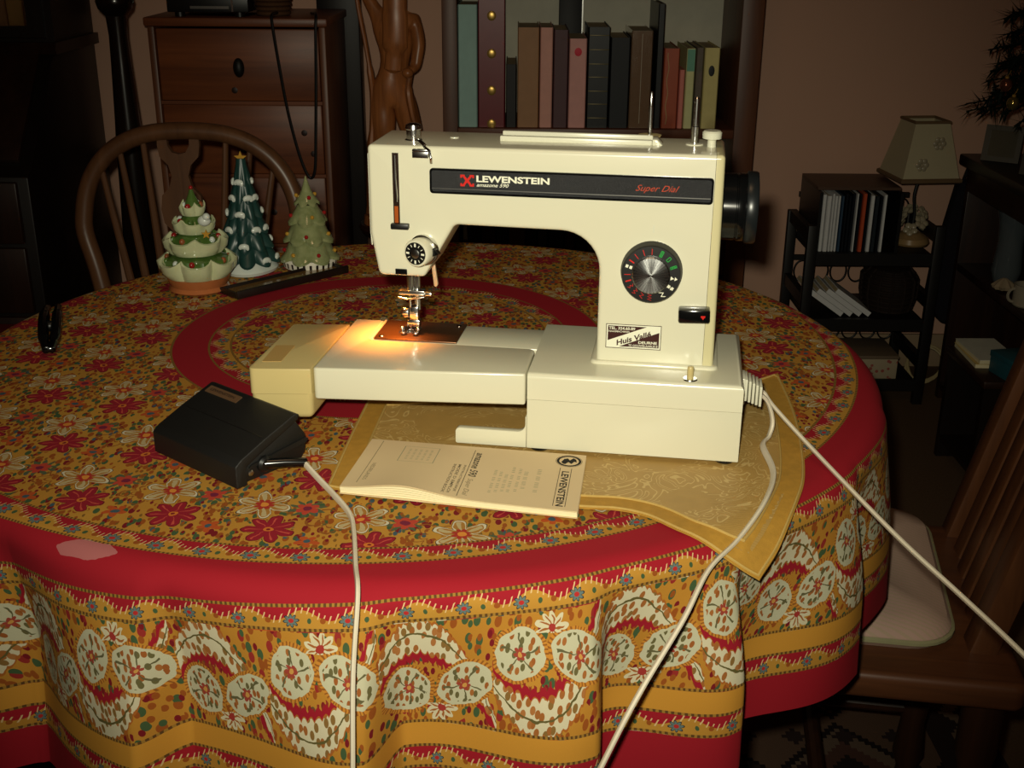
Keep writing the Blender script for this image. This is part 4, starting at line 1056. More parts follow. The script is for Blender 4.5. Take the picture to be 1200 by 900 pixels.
def slat(y0, y1, x0, th, z0, z1, m, name):
    g = G(); X0 = lambda z: x0 + TILT * (z - SEAT2)
    g.v = [(X0(z) + dx, y, z) for z in (z0, z1) for (dx, y) in ((0, y0), (th, y0), (th, y1), (0, y1))]
    g.f = [[0, 3, 2, 1], [4, 5, 6, 7]] + [[i, (i + 1) % 4, 4 + (i + 1) % 4, 4 + i] for i in range(4)]
    return obj(name, g, m, oc, bevel=.004)
slat(.150, .186, .136, .032, SEAT2 - .01, 1.02, oak_mid, 'back_post')
slat(-.130, -.092, .112, .032, SEAT2 - .01, 1.02, oak_mid, 'back_post')
for k in range(4):
    y = .108 - k * .052
    slat(y - .017, y + .017, .140 - k * .005, .012, SEAT2 - .005, .98, oak_mid, 'back_slat')
slat(-.130, .186, .128, .034, 1.0, 1.07, oak_mid, 'crest_rail')
cu = [(-.185, -.140), (.095, -.140), (.110, .182), (-.185, .182)]
cush = thing('seat_cushion', 'pale pink striped seat pad on the oak chair', 'cushion', (.43, 1.275, FLOOR + SEAT2 + .0043), math.radians(-9))
cg = G(); cp = fillet(cu, [.03, .05, .05, .03], 6); n = len(cp); cc = Vector((-.038, .021))
lay = [(.96, .000), (1.0, .008), (1.0, .016), (.96, .024), (.80, .031), (.5, .034), (.2, .031)]
for s_, z_ in lay: cg.v += [(cc.x + (a - cc.x) * s_, cc.y + (b - cc.y) * s_, z_ + (.0015 * math.sin(b * 90) if s_ < .9 else 0)) for a, b in cp]
for j in range(len(lay) - 1):
    for i in range(n): cg.f.append([j * n + i, j * n + (i + 1) % n, (j + 1) * n + (i + 1) % n, (j + 1) * n + i])
cg.f += [list(range(n))[::-1], list(range((len(lay) - 1) * n, len(lay) * n))]
obj('pad', cg, stripe_material('pink_stripe', (178, 148, 134), (166, 148, 122), 900.0), cush)
obj('piping', G().tube([(a, b, .012) for a, b in [(cc.x + (p[0] - cc.x) * 1.005, cc.y + (p[1] - cc.y) * 1.005) for p in cp]], .0035, 6, closed=True), plain('pad_piping', (150, 146, 108), .8), cush)

# ------------------------------------------------------------------ two stools half hidden at the left
def stool(name, label, loc, rz, m, sz=.40):
    t = thing(name, label, 'stool', loc, rz); h = .45; s = sz / 2
    obj('seat_frame', G().box(-s, s, -s, s, h - .085, h - .035), oak_black, t, bevel=.006)
    for sx in (-1, 1):
        for sy in (-1, 1): obj('leg', G().box(-.02, .02, -.02, .02, 0, h - .085), oak_black, t, bevel=.003, M=tr(sx * (s - .025), sy * (s - .025), 0))
    obj('cushion', G().prism(fillet([(-s, -s), (s, -s), (s, s), (-s, s)], [.04] * 4, 5), h - .035, h + .005), m, t, bevel=.014, seg=3)
stool('padded_stool', 'dark stool with a red padded seat in front of the bureau', (-1.13, 2.06, FLOOR), 0, plain('red_velvet', (120, 16, 22), .8, 0, .3, .2, 90, .3), .36)
stool('padded_stool', 'dark stool with a gold brocade seat at the near left of the table', (-.72, 1.06, FLOOR + .0038), math.radians(-6), brocade_material('gold_seat', (150, 108, 40), (190, 150, 70)), .40)

# ------------------------------------------------------------------ pine chest of drawers
ch = thing('pine_chest', 'stained pine chest of drawers with dark knots behind the Windsor chair', 'chest', (-.650, 2.85, FLOOR))
CW, CT = .208, 1.000
for sx in (-1, 1): obj('side_panel', G().box(sx * CW - (.016 if sx > 0 else 0), sx * CW + (.016 if sx < 0 else 0), 0, .33, 0, CT - .02), pine_v, ch, bevel=.003)
obj('back_panel', G().box(-CW + .016, CW - .016, .318, .33, .02, CT - .02), pine_m, ch)
obj('top', G().box(-CW - .006, CW + .006, -.008, .333, CT - .02, CT), pine_m, ch, bevel=.004)
iron = plain('dark_iron', (26, 26, 26), .5, .3)
for k in range(5):
    z1 = .975 - k * .1745; z0 = z1 - .166
    dr = obj('drawer', G().box(-CW + .018, CW - .018, .004, .030, z0, z1), pine_m, ch, bevel=.004, M=tr(0, 0, 0))
    kb = obj('knob', G().ball((0, 0, 0), (.0135, .012, .0225), 16, 10), iron, dr, M=tr(0, -.002, (z0 + z1) / 2 - .005), label='dark oval pull')
    random.seed(k + 3)
    for (kx, kz) in ([(.145, .10), (.165, .05)] if k == 1 else [(-.015, .025)] if k == 0 else [(.06, .08)]):
        obj('wood_knot', G().lathe([(.008, 0), (.006, .0008)], 12, tr(kx, .0042, z0 + kz) @ Matrix.Rotation(PI / 2, 4, 'X')), plain('knot', (44, 24, 16), .5), dr)
    obj('drawer_rail', G().box(-CW + .016, CW - .016, .006, .30, z0 - .0085, z0 - .0005), pine_m, ch)
pl_ = thing('disc_player', 'black slim player with a chrome edge on top of the pine chest', 'player', (-.715, 2.86, FLOOR + CT + .0005))
obj('case', G().box(-.095, .095, 0, .20, .010, .055), black_s, pl_, bevel=.003)
for sx in (-.07, .07): obj('foot', G().lathe([(.012, 0), (.012, .010)], 14, tr(sx, .02, 0)), black_s, pl_)
obj('front_strip', G().box(-.04, .05, -.0015, .001, .018, .024), steel, pl_)
obj('chrome_bar', G().box(.056, .060, -.002, .001, .012, .052), chrome, pl_)
bsk = thing('wicker_basket', 'small brown wicker basket beside the black player on the chest', 'basket', (-.575, 2.93, FLOOR + CT + .0005))
wick = plain('brown_wicker', (104, 70, 44), .8, 0, .2, .3, 300, .8)
for k in range(7): obj('wicker_ring', G().tube([((.036 + k * .0015) * math.cos(a), (.036 + k * .0015) * math.sin(a), .006 + k * .0105) for a in [2 * PI * i / 24 for i in range(24)]], .0056, 6, closed=True), wick, bsk)
obj('basket_base', G().lathe([(.036, 0), (.036, .006)], 24), wick, bsk)
zc = FLOOR + CT
lp = [(-.560, 2.90, zc + .008), (-.562, 2.845, zc + .008), (-.561, 2.830, zc - .01), (-.552, 2.832, zc - .10), (-.538, 2.834, zc - .21), (-.520, 2.834, zc - .30), (-.503, 2.834, zc - .355), (-.490, 2.834, zc - .370), (-.480, 2.834, zc - .345), (-.474, 2.834, zc - .26), (-.467, 2.834, zc - .14), (-.461, 2.831, zc - .02), (-.461, 2.845, zc + .008), (-.480, 2.90, zc + .008)]
tag(obj('black_cable', G().tube(smooth_path(lp, 6), .0036, 8), black_s), 'black cable hanging in a long loop down the front of the pine chest', 'cable')

# ------------------------------------------------------------------ turned post, carved figure
po = thing('turned_post', 'dark turned wooden post standing left of the pine chest', 'post', (-.845, 2.60, FLOOR))
obj('base', G().lathe([(.13, 0), (.13, .03), (.10, .05), (.04, .07)], 28), oak_black, po)
obj('shaft', G().lathe([(.03, .06), (.036, .12), (.030, .30), (.040, .50), (.033, .66), (.031, .74), (.027, .80), (.0215, .92), (.0195, .98), (.022, 1.02), (.036, 1.035), (.040, 1.05), (.036, 1.065), (.022, 1.08), (.026, 1.25), (.034, 1.42), (.03, 1.5), (.012, 1.56)], 24), plain('black_turned_wood', (24, 17, 13), .22, 0, .5, .2, 30, coat=.3), po)

fg = thing('carved_figure', 'carved brown wooden nude figure seen from behind beside the bookcase', 'sculpture', (-.297, 2.93, -.228)); fg.scale = (1.18, 1.1, 1.0)
def skin_figure(pts, edges, root, name, mat, parent, sub=2):
    me = bpy.data.meshes.new(name); me.from_pydata([p[:3] for p in pts], edges, [])
    o = bpy.data.objects.new(name, me); COL.objects.link(o); o.parent = parent
    sk = o.modifiers.new('skin', 'SKIN'); sk.use_smooth_shade = True
    for i, p in enumerate(pts):
        sv = me.skin_vertices[0].data[i]; sv.radius = (p[3], p[4] if len(p) > 4 else p[3]); sv.use_root = (i == root)
    ss = o.modifiers.new('sub', 'SUBSURF'); ss.levels = sub; ss.render_levels = sub
    me.materials.append(mat); return o
# local z: 0 at the feet; hips at .285; shoulders at .47
P_ = [(.000, 0, .300, .036, .034), (.004, -.004, .345, .030, .026), (.010, -.002, .400, .036, .028), (.012, 0, .455, .043, .026), (.012, .002, .487, .016, .016), (.014, .006, .515, .018, .020), (.014, .008, .556, .026, .030), (.014, .008, .585, .018, .020),
      (-.020, .002, .285, .030, .032), (-.020, -.004, .215, .026, .026), (-.016, .002, .130, .018, .018), (-.014, .010, .060, .015, .016), (-.014, .006, .014, .010, .011), (-.014, .040, .008, .010, .008),
      (.020, .002, .282, .030, .032), (.036, .010, .210, .026, .026), (.050, .018, .130, .018, .018), (.048, .004, .060, .015, .016), (.046, -.004, .014, .010, .011), (.048, .030, .008, .010, .008),
      (-.026, .002, .478, .017, .017), (-.050, .010, .530, .014, .014), (-.036, .026, .590, .011, .011), (.000, .030, .620, .009, .009),
      (.050, .002, .470, .017, .017), (.058, -.012, .415, .014, .014), (.050, -.020, .362, .012, .012), (.034, -.040, .352, .0095, .0095)]
E_ = [(0, 1), (1, 2), (2, 3), (3, 4), (4, 5), (5, 6), (6, 7), (0, 8), (8, 9), (9, 10), (10, 11), (11, 12), (12, 13), (0, 14), (14, 15), (15, 16), (16, 17), (17, 18), (18, 19), (3, 20), (20, 21), (21, 22), (22, 23), (3, 24), (24, 25), (25, 26), (26, 27)]
skin_figure(P_, E_, 0, 'body', carve_m, fg)
obj('hair', G().tube(smooth_path([(.014, .0, .592), (.014, -.024, .565), (.012, -.034, .500), (.012, -.036, .440), (.008, -.034, .385), (.004, -.033, .350)], 4), [.012] * 3 + [.024] * 6 + [.026] * 6 + [.018] * 5 + [.005], 12, flat=.5), carve_m, fg, label='long carved hair down the back')
obj('drape', G().tube(smooth_path([(-.072, .0, .640), (-.066, -.004, .520), (-.054, -.004, .430), (-.044, -.006, .350), (-.040, -.004, .280), (-.046, .0, .180), (-.050, .0, .090), (-.052, .0, .002)], 4), [.006] * 4 + [.008] * 8 + [.012] * 8 + [.018] * 8 + [.022], 10, flat=.6), carve_m, fg, label='carved drapery hanging along the left side')
obj('side_drape', G().tube(smooth_path([(.040, -.020, .350), (.036, -.030, .310), (.044, -.030, .250), (.058, -.026, .190), (.064, -.020, .120), (.062, -.012, .040), (.060, -.01, .003)], 4), [.010] * 4 + [.014] * 8 + [.018] * 8 + [.022] * 5, 10, flat=.6), carve_m, fg, label='carved drapery falling on the right side')
obj('carved_fist', G().ball((.036, -.046, .352), (.012, .012, .012), 12, 8), carve_m, fg)
obj('plinth', G().lathe([(.062, -.0), (.062, -.0)], 4) if False else G().lathe([(.070, -.022), (.068, -.004), (.064, .000)], 28), carve_m, fg)
ps = thing('pedestal', 'slim dark wooden pedestal under the carved figure, behind the machine', 'pedestal', (-.297, 2.93, FLOOR))
PH = .75 - .228 - .0225
obj('pedestal_top', G().lathe([(.088, PH - .022), (.094, PH - .010), (.090, PH)], 32), oak_dark, ps)
obj('column', G().lathe([(.050, .03), (.034, .08), (.028, .2), (.038, .36), (.026, .44), (.06, PH - .0225)], 24), oak_dark, ps)
obj('base', G().lathe([(.11, 0), (.11, .02), (.05, .031)], 32), oak_dark, ps)

# ------------------------------------------------------------------ bookcase
BX0, BX1, BY0, BY1 = -.173, .590, 2.90, 3.185
bc = thing('bookcase', 'tall open brown wooden bookcase with grey back behind the sewing machine', 'bookcase', (0, 0, FLOOR))
obj('side', G().box(BX0, BX0 + .036, BY0, BY1, 0, 1.55), case_m, bc, bevel=.002)
obj('side', G().box(BX1 - .052, BX1, BY0, BY1, 0, 1.55), case_m, bc, bevel=.002)
obj('back', G().box(BX0 + .036, BX1 - .052, BY1 - .012, BY1, .05, 1.53), plain('grey_back_panel', (216, 212, 192), .8, 0, .3, .12, 20), bc, label='grey back panel')
SH = [.055, .395, .741, 1.135, 1.50]
for z in SH: obj('shelf', G().box(BX0 + .036, BX1 - .052, BY0 + .004, BY1 - .012, z - .022, z), case_h, bc, bevel=.002)
def book(label, x0, x1, y0, depth, z0, h, m, group=None, extra=None, tilt=0.0):
    """one hard-bound book: case, page block; spine towards the room"""
    b = thing('book', label, 'book', ((x0 + x1) / 2, y0, z0), 0, group)
    if tilt: b.rotation_euler = (0, tilt, 0)
    wd = (x1 - x0) / 2 - .0006; t = min(.0022, wd * .35)
    g = G()
    g.prism([(-wd, depth), (-wd, .003), (-wd + t, 0), (wd - t, 0), (wd, .003), (wd, depth), (wd - t, depth), (wd - t, .004), (-wd + t, .004), (-wd + t, depth)], 0, h)
    obj('binding', g, m, b, smooth=False)
    obj('page_block', G().box(-wd + t, wd - t, .005, depth - .004, .003, h - .003), pages_m, b, smooth=False)
    if extra: extra(b, wd, h)
    return b
pages_m = plain('old_page_block', (190, 170, 130), .9)
def bmat(n, c, r=.55, **k): return plain('book_' + n, tuple(min(235, v * 1.38 + 2) if max(c) > 45 else v for v in c), r, 0, .4, .12, 40, **k)
gilt = plain('gilt', (216, 176, 92), .3, .6)
def bands(zs, m, hh=.003, full=True):
    def f(b, wd, h):
        for z in zs: obj('spine_band', G().box(-wd * .92, wd * .92, -.0014, .0005, z * h - hh / 2, z * h + hh / 2), m, b, bevel=.0005)
    return f
def studs(zs):
    def f(b, wd, h):
        for z in zs: obj('gilt_stud', G().ball((0, 0, 0), (wd * .34, .002, wd * .36), 12, 6), gilt, b, M=tr(0, -.0003, z))
    return f
def mark(m, z, rx, rz):
    def f(b, wd, h): obj('spine_mark', G().ball((0, 0, 0), (rx, .0006, rz), 12, 6), m, b, M=tr(0, .0, z))
    return f
def patch(m, z0, z1):
    def f(b, wd, h): obj('spine_label', G().box(-wd * .9, wd * .9, -.0006, .0004, z0 * h, z1 * h), m, b)
    return f
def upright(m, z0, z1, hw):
    def f(b, wd, h): obj('spine_glare', G().box(-hw, hw, -.0006, .0004, z0 * h, z1 * h), m, b)
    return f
Z2 = FLOOR + .741 + .0004; bk_ = [
 ('tall grey green book at the left end of the bookcase shelf', -.136, -.089, .287, bmat('greygreen', (118, 146, 140)), None),
 ('tallest dark red book with gilt studs on its spine', -.0880, -.0222, .340, bmat('oxblood', (88, 18, 26), .35), studs([.008, .088, .175, .262])),
 ('short black book between the dark red and tan books', -.0205, .0060, .150, bmat('black1', (20, 19, 20)), None),
 ('plain tan brown book with a square spine on the shelf', .0075, .0600, .236, bmat('tan', (126, 92, 62)), None),
 ('narrow dusty pink book beside the tan book', .0615, .0930, .236, bmat('dustypink', (176, 122, 110)), None),
 ('dark plum book beside the dusty pink book', .0945, .1300, .231, bmat('plum', (66, 42, 46)), None),
 ('pink book with a crimson mark near the top of its spine', .1320, .1750, .211, bmat('pink', (190, 122, 116)), mark(bmat('crimson', (190, 30, 50)), .180, .009, .010)),
 ('black book with many gilt bands across its spine', .1770, .2300, .238, bmat('black2', (16, 20, 22), .4), bands([.10, .24, .37, .51, .64, .78, .92], plain('dull_gilt', (120, 108, 72), .4, .4), .0022)),
 ('plain blue black book right of the gilt banded one', .2315, .2790, .214, bmat('blueblack', (24, 28, 32)), None),
 ('brown book in a shiny clear wrapper on the shelf', .2805, .3330, .230, plain('wrapped_brown', (128, 100, 76), .14, 0, .6, .12, 60, .6, coat=.8), upright(plain('wrapper_glare_edge', (200, 190, 170), .1, 0, .8, .1, 60), .05, .97, .0006)),  # pale strip on the spine paints the glare of the wrapper
 ('thin tall black book beside the shiny wrapped one', .3420, .3590, .292, bmat('black3', (24, 26, 28), .35), None),
 ('brick red book with a pale wavy line down its spine', .3610, .3990, .190, bmat('brick', (134, 62, 38), .4), lambda b, wd, h: obj('spine_line', G().tube([(-wd * .45 + .002 * math.sin(k * .9), -.0006, .01 + k * .0085) for k in range(21)], .0012, 6), plain('pale_line', (206, 170, 120), .4), b)),
 ('short thin rose book beside the brick red one', .4005, .4140, .140, bmat('rose', (170, 100, 90)), None),
 ('cream book with a teal band at the top of its spine', .4155, .4370, .190, bmat('cream', (196, 172, 122)), patch(bmat('teal', (84, 132, 112)), .72, .99)),
 ('narrow mottled mauve and green book on the shelf', .4385, .4570, .192, plain('book_mottled', (126, 98, 96), .5, 0, .4, .3, 60, c2=(70, 84, 56)), None),
 ('cream tan book with a dark round emblem at the right end', .4585, .4960, .192, bmat('creamtan', (190, 158, 104)), mark(bmat('emblem', (36, 40, 44)), .138, .0075, .013))]
for lb, x0, x1, h, m, ex in bk_: book(lb, x0, x1, BY0 + .022, .19, Z2, h, m, 'books on the bookcase shelf', ex)
bn = thing('black_folder', 'black folder leaning behind the pink book on the shelf', 'folder', (.143, 3.125, Z2), 0)
obj('cover', G().box(-.030, .028, .0, .026, 0, .345), bmat('folder', (18, 18, 18)), bn, bevel=.002)
obj('metal_edge', G().box(.0282, .0312, .003, .023, 0, .345), steel, bn)
Z1 = FLOOR + .395 + .0004; x = BX0 + .040; random.seed(11); k = 0
darks = [bmat('dark%d' % i, c) for i, c in enumerate([(26, 24, 30), (44, 20, 18), (22, 28, 26), (52, 40, 28), (18, 18, 20), (34, 38, 48)])]
dark_proto = None
x = -.118
while x < .40:
    wd = random.uniform(.026, .048); h = random.uniform(.180, .205)
    book('dark book on the lower bookcase shelf seen through the machine arch', x, x + wd, BY0 + .02 + random.uniform(0, .015), .19, Z1, h, darks[k % 6], 'dark books on the lower bookcase shelf'); x += wd + .0012; k += 1

# ------------------------------------------------------------------ bureau at the left
bu = thing('bureau', 'near-black oak bureau bookcase with sloping front and glazed top at the left', 'bureau', (-1.545, 2.69, FLOOR))
BW = .425
body = G().prism([(0, 0), (0, .655), (.035, .675), (.255, .905), (.555, .905), (.555, 0)], -BW, BW, 'x')
obj('carcass', body, oak_black, bu, bevel=.004)
fl_ = obj('fall_front', G().prism([(.032, .690), (.262, .930), (.272, .920), (.042, .680)], -BW + .03, BW - .03, 'x'), oak_dark, bu, bevel=.002, label='sloping fall front')
for k, (z0, z1) in enumerate([(.50, .645), (.33, .49), (.13, .32)]):
    d = obj('drawer', G().box(-BW + .025, BW - .025, -.014, .004, z0, z1), oak_dark, bu, bevel=.004)
    for sx in (-.22, .27): obj('drawer_knob', G().lathe([(.008, 0), (.008, .008), (.014, .014), (.012, .020), (.004, .022)], 16, tr(sx, -.014, (z0 + z1) / 2) @ Matrix.Rotation(PI / 2, 4, 'X')), plain('aged_brass', (120, 92, 50), .35, .8), d)
obj('waist_moulding', G().prism([(.245, .905), (.238, .918), (.250, .932), (.555, .932), (.555, .905)], -BW - .012, BW + .012, 'x'), oak_dark, bu)
for sx in (-1, 1): obj('upper_side', G().box(sx * BW - (.02 if sx > 0 else 0), sx * BW + (.02 if sx < 0 else 0), .275, .555, .932, 1.90), oak_black, bu)
obj('upper_back', G().box(-BW + .02, BW - .02, .54, .555, .932, 1.90), oak_black, bu)
obj('upper_floor', G().box(-BW + .02, BW - .02, .275, .54, .932, .940), oak_black, bu)
obj('upper_top', G().box(-BW - .01, BW + .01, .255, .555, 1.90, 1.93), oak_black, bu)
nbg = NB('cabinet_glass'); nbg.b.inputs['Transmission Weight'].default_value = 1.0; glass_m = nbg.fin((.95, .97, .95, 1), .02)
for (xa, xb) in ((-BW + .02, -.003), (.003, BW - .02)):
    dr = obj('glazed_door', G().box(xa, xa + .040, .268, .275 + .012, .942, 1.895).box(xb - .040, xb, .268, .287, .942, 1.895).box(xa + .040, xb - .040, .268, .287, .942, .968).box(xa + .040, xb - .040, .268, .287, 1.84, 1.895), oak_black, bu, smooth=False)
    xm = (xa + xb) / 2
    obj('muntin', G().box(xm - .009, xm + .009, .269, .284, .968, 1.84), oak_black, dr, smooth=False)
    for z in (1.22, 1.43, 1.64): obj('muntin', G().box(xa + .040, xb - .040, .270, .283, z - .008, z + .008), oak_black, dr, smooth=False)
    obj('pane', G().box(xa + .041, xb - .041, .276, .279, .969, 1.839), glass_m, dr, smooth=False)
random.seed(5); x = -1.43
obj('upper_shelf', G().box(-BW + .02, BW - .02, .30, .54, 1.30, 1.315), oak_black, bu)
pal = [bmat('bur%d' % i, c) for i, c in enumerate([(150, 112, 66), (120, 86, 56), (164, 130, 84), (96, 62, 44), (140, 100, 70)])]; k = 0
while x < -1.545 + BW - .07:
    wd = random.uniform(.024, .042)
    book('tan book behind the glass of the bureau bookcase', x, x + wd, 3.01, .17, FLOOR + .9405, random.uniform(.24, .30), pal[k % 5], 'tan books behind the bureau glass'); x += wd + .0015; k += 1

# ------------------------------------------------------------------ folding shelf rack at the right back
rk = thing('shelf_rack', 'black wooden three-tier folding shelf rack against the back wall', 'shelf rack', (0, 0, FLOOR))
RX0, RX1, RY0, RY1 = .758, 1.112, 2.95, 3.20
for (x, y, zt) in ((RX0, RY0, .492), (RX1 - .026, RY0, .492), (RX0, RY1 - .02, .480), (RX1 - .026, RY1 - .02, .480)):
    obj('post', G().box(x, x + .026, y, y + .02, 0, zt), rack_m, rk, bevel=.002)
RZ = [.070, .240, .418]
for z in RZ:
    obj('shelf', G().box(RX0 + .026, RX1 - .026, RY0 + .004, RY1 - .004, z - .016, z), rack_m, rk, bevel=.002)
    obj('front_rail', G().box(RX0 + .026, RX1 - .026, RY0, RY0 + .0035, z - .030, z + .002), rack_m, rk)
    for x in (RX0 + .004, RX1 - .022): obj('side_rail', G().box(x, x + .018, RY0 + .02, RY1 - .02, z + .030, z + .062), rack_m, rk)
    obj('back_rail', G().box(RX0 + .026, RX1 - .026, RY1 - .014, RY1 - .004, z + .098, z + .112), rack_m, rk)
    for k in range(6):
        cx = RX0 + .054 + k * .051
        obj('rail_ring', G().tube([(cx + .0225 * math.cos(a), RY1 - .009, z + .066 + .030 * math.sin(a)) for a in [2 * PI * i / 24 for i in range(24)]], .0026, 6, closed=True, upv=(0, 1, 0)), rack_m, rk)
cr = thing('book_crate', 'black open-fronted crate of paperbacks on the top tier of the rack', 'crate', (0, 0, FLOOR + RZ[2] + .0005))
KX0, KX1 = .7870, .9930
for x in (KX0, KX1): obj('crate_side', G().box(x - .005, x + .003, 2.962, 3.17, .002, .158), black_s, cr)
obj('crate_top', G().box(KX0 - .005, KX1 + .003, 2.99, 3.17, .1585, .166), plain('crate_top_brown', (86, 60, 44), .5), cr)
obj('crate_floor', G().box(KX0 - .0045, KX1 + .0025, 2.962, 3.17, 0, .002), black_s, cr)
obj('crate_back', G().box(KX0 + .0035, KX1 - .0055, 3.16, 3.168, .002, .158), black_s, cr)
whp, drk = bmat('white', (214, 208, 188)), bmat('navy', (22, 26, 34), .35)
specs = [('white', .0105, 'white paperback at the left end of the crate, narrowest gap to its side', whp), ('white', .0120, 'second white paperback from the left in the crate', whp), ('white', .0060, 'third white paperback from the left, thin', whp), ('white', .0075, 'fourth white paperback from the left in the crate', whp), ('white', .0065, 'fifth white paperback from the left, last before the dark spines', whp),
 ('dark', .0080, 'blue black paperback next to the white block in the crate', bmat('bluetop', (34, 52, 70))), ('dark', .0075, 'second dark paperback right of the white block', drk), ('dark', .0080, 'third dark paperback right of the white block', drk), ('dark', .0100, 'dark paperback just left of the single thin white spine', drk),
 ('white', .0052, 'single thin white spine among dark paperbacks in the crate', whp), ('dark', .0085, 'dark paperback just right of the single thin white spine', drk), ('red', .0110, 'orange red topped paperback in the crate', bmat('orangered', (150, 62, 34))), ('dark', .0080, 'navy paperback just right of the orange red one', drk),
 ('white', .0105, 'white paperback between two dark ones at the right of the crate', whp), ('dark', .0100, 'mottled dark paperback near the right end of the crate', plain('book_mottled2', (50, 58, 66), .35, 0, .4, .3, 90)), ('dark', .0085, 'dark paperback beside the last white spine', drk), ('white', .0085, 'white paperback at the right end of the crate', whp)]
x = KX0 + .0045
for (_, wd, lb, m) in specs:
    book(lb, x, x + wd, 2.966 + random.uniform(0, .004), .13, FLOOR + RZ[2] + .0028, .148 + random.uniform(-.004, .004), m, 'paperbacks in the crate'); x += wd + .0012

# table lamp on the rack
la = thing('table_lamp', 'small unlit lamp with cream panelled shade and pale ceramic flowers on the rack', 'lamp', (1.062, 3.07, FLOOR + RZ[2] + .0005), math.radians(6))
obj('base', G().lathe([(.046, 0), (.050, .006), (.046, .018), (.030, .028), (.018, .034)], 28), plain('tan_ceramic', (168, 136, 92), .3, 0, .5, .1, 40), la, label='round tan base')
fwm = plain('pale_ceramic_flower', (180, 168, 140), .3, 0, .5, .1, 60)
random.seed(21)
for k in range(9):
    a = 2 * PI * k / 9; r = .026 + .014 * (k % 2); z = .044 + .022 * (k % 3)
    fl2 = G()
    for j in range(5): b = 2 * PI * j / 5; fl2.ball((.0115 * math.cos(b), .0115 * math.sin(b), 0), (.0088, .0088, .0045), 8, 5)
    obj('flower', fl2.ball((0, 0, .002), .004, 8, 5), fwm, la, M=tr(r * math.cos(a), r * math.sin(a), z) @ Matrix.Rotation(a, 4, 'Z') @ Matrix.Rotation(.9, 4, 'Y'))
obj('stem', G().tube(smooth_path([(0, 0, .03), (.003, 0, .08), (-.004, 0, .13), (.004, 0, .185), (0, 0, .23)], 5), .0045, 8), iron, la)
sh = obj('lamp_shade', None or G().lathe([(.108, .182), (.064, .326)], 4, rotz(PI / 4), cap=False), plain('cream_shade', (196, 184, 150), .8, 0, .3, .05, 30), la, smooth=False)
sm = sh.modifiers.new('thick', 'SOLIDIFY'); sm.thickness = .002
braid = plain('brown_braid', (118, 92, 62), .8)
for r, z, hh in ((.108, .182, .013), (.064, .326, .008)):
    p6 = [(r * 1.012 * math.cos(PI / 4 + k * PI / 2), r * 1.012 * math.sin(PI / 4 + k * PI / 2), z) for k in range(4)]
    obj('shade_braid', G().tube(p6, hh * .5, 6, closed=True), braid, sh)
for k in (2, 3):
    a = PI / 4 + (k + .5) * PI / 2
    for (dz, ds) in ((.040, -.026), (.092, .018)):
        rr = (.108 - .044 * dz / .144) * math.cos(PI / 4) + .002
        c = Vector((rr * math.cos(a), rr * math.sin(a), .182 + dz)) + Vector((-math.sin(a), math.cos(a), 0)) * ds
        rg = G()
        for j in range(6): b = 2 * PI * j / 6; rg.ball((.0, .011 * math.cos(b), .011 * math.sin(b)), (.003, .0075, .0075), 8, 5)
        obj('shade_rosette', rg.ball((.002, 0, 0), (.003, .005, .005), 8, 5), fwm, sh, M=Matrix.Translation(c) @ rotz(a))

# middle tier: leaning white books, dark basket
for k in range(4):
    lbl = ['lowest white leaning book on the middle tier of the rack', 'second leaning white book up on the middle tier', 'third leaning white book up on the middle tier', 'uppermost leaning white book on the middle tier'][k]
    b = thing('leaning_book', lbl, 'book', (.872 + k * .0245, 2.975, FLOOR + RZ[1] + .001), 0, 'white books leaning on the middle tier')
    b.rotation_euler = (0, math.radians(-55), 0)
    L_ = .115
    obj('binding', G().box(0, .0135, 0, .13, 0, L_), whp, b, smooth=False, bevel=.0008); obj('page_block', G().box(.002, .0115, .004, .1302, .002, L_ + .0004), pages_m, b, smooth=False)
wb = thing('wicker_basket', 'dark lidded wicker basket on the middle tier of the rack', 'basket', (1.022, 3.075, FLOOR + RZ[1] + .0005)); wb.scale = (1.2, 1.0, 1.0)
dw = plain('dark_wicker', (46, 32, 24), .75, 0, .3, .3, 300, .8)
def oval(z, k): return [(.058 * k * math.cos(a), .085 * k * math.sin(a), z) for a in [2 * PI * i / 30 for i in range(30)]]
obj('basket_core', G().lathe([(.85, 0), (.97, .04), (.97, .085), (.8, .105), (.2, .115)], 30, Matrix.Diagonal((.056, .083, 1, 1))), dw, wb)
for j, (z, k) in enumerate([(.004, .88), (.018, .94), (.032, .98), (.046, 1.0), (.060, 1.0), (.074, 1.0), (.088, 1.0), (.098, .9), (.107, .7)]): obj('wicker_ring', G().tube(oval(z, k), .0045, 6, closed=True), dw, wb)
for k in range(14):
    a = 2 * PI * k / 14
    obj('wicker_stake', G().tube([(.058 * r * math.cos(a), .085 * r * math.sin(a), z) for r, z in ((.92, .002), (1.05, .04), (1.05, .088), (.75, .112))], .003, 6), dw, wb)
fb = thing('floral_box', 'flat box with faded flowered sides on the bottom tier of the rack', 'box', (.968, 3.005, FLOOR + RZ[0] + .0005))
nbf = NB('faded_floral'); vn = nbf.tex('Object'); vo = nbf.node('ShaderNodeTexVoronoi'); nbf.nt.links.new(vn, vo.inputs['Vector']); vo.inputs['Scale'].default_value = 60
dv_ = X(nbf, vo.outputs['Distance'])
flo_m = nbf.fin(nbf.mix(dv_ < .28, lin((176, 160, 132)), lin((160, 84, 74))), .8)
obj('box_body', G().box(-.068, .068, -.045, .10, 0, .056), flo_m, fb, bevel=.002)
obj('box_lid', G().box(-.070, .070, -.047, .102, .0565, .066), plain('box_lid', (120, 100, 78), .7), fb, bevel=.002)
coil = []
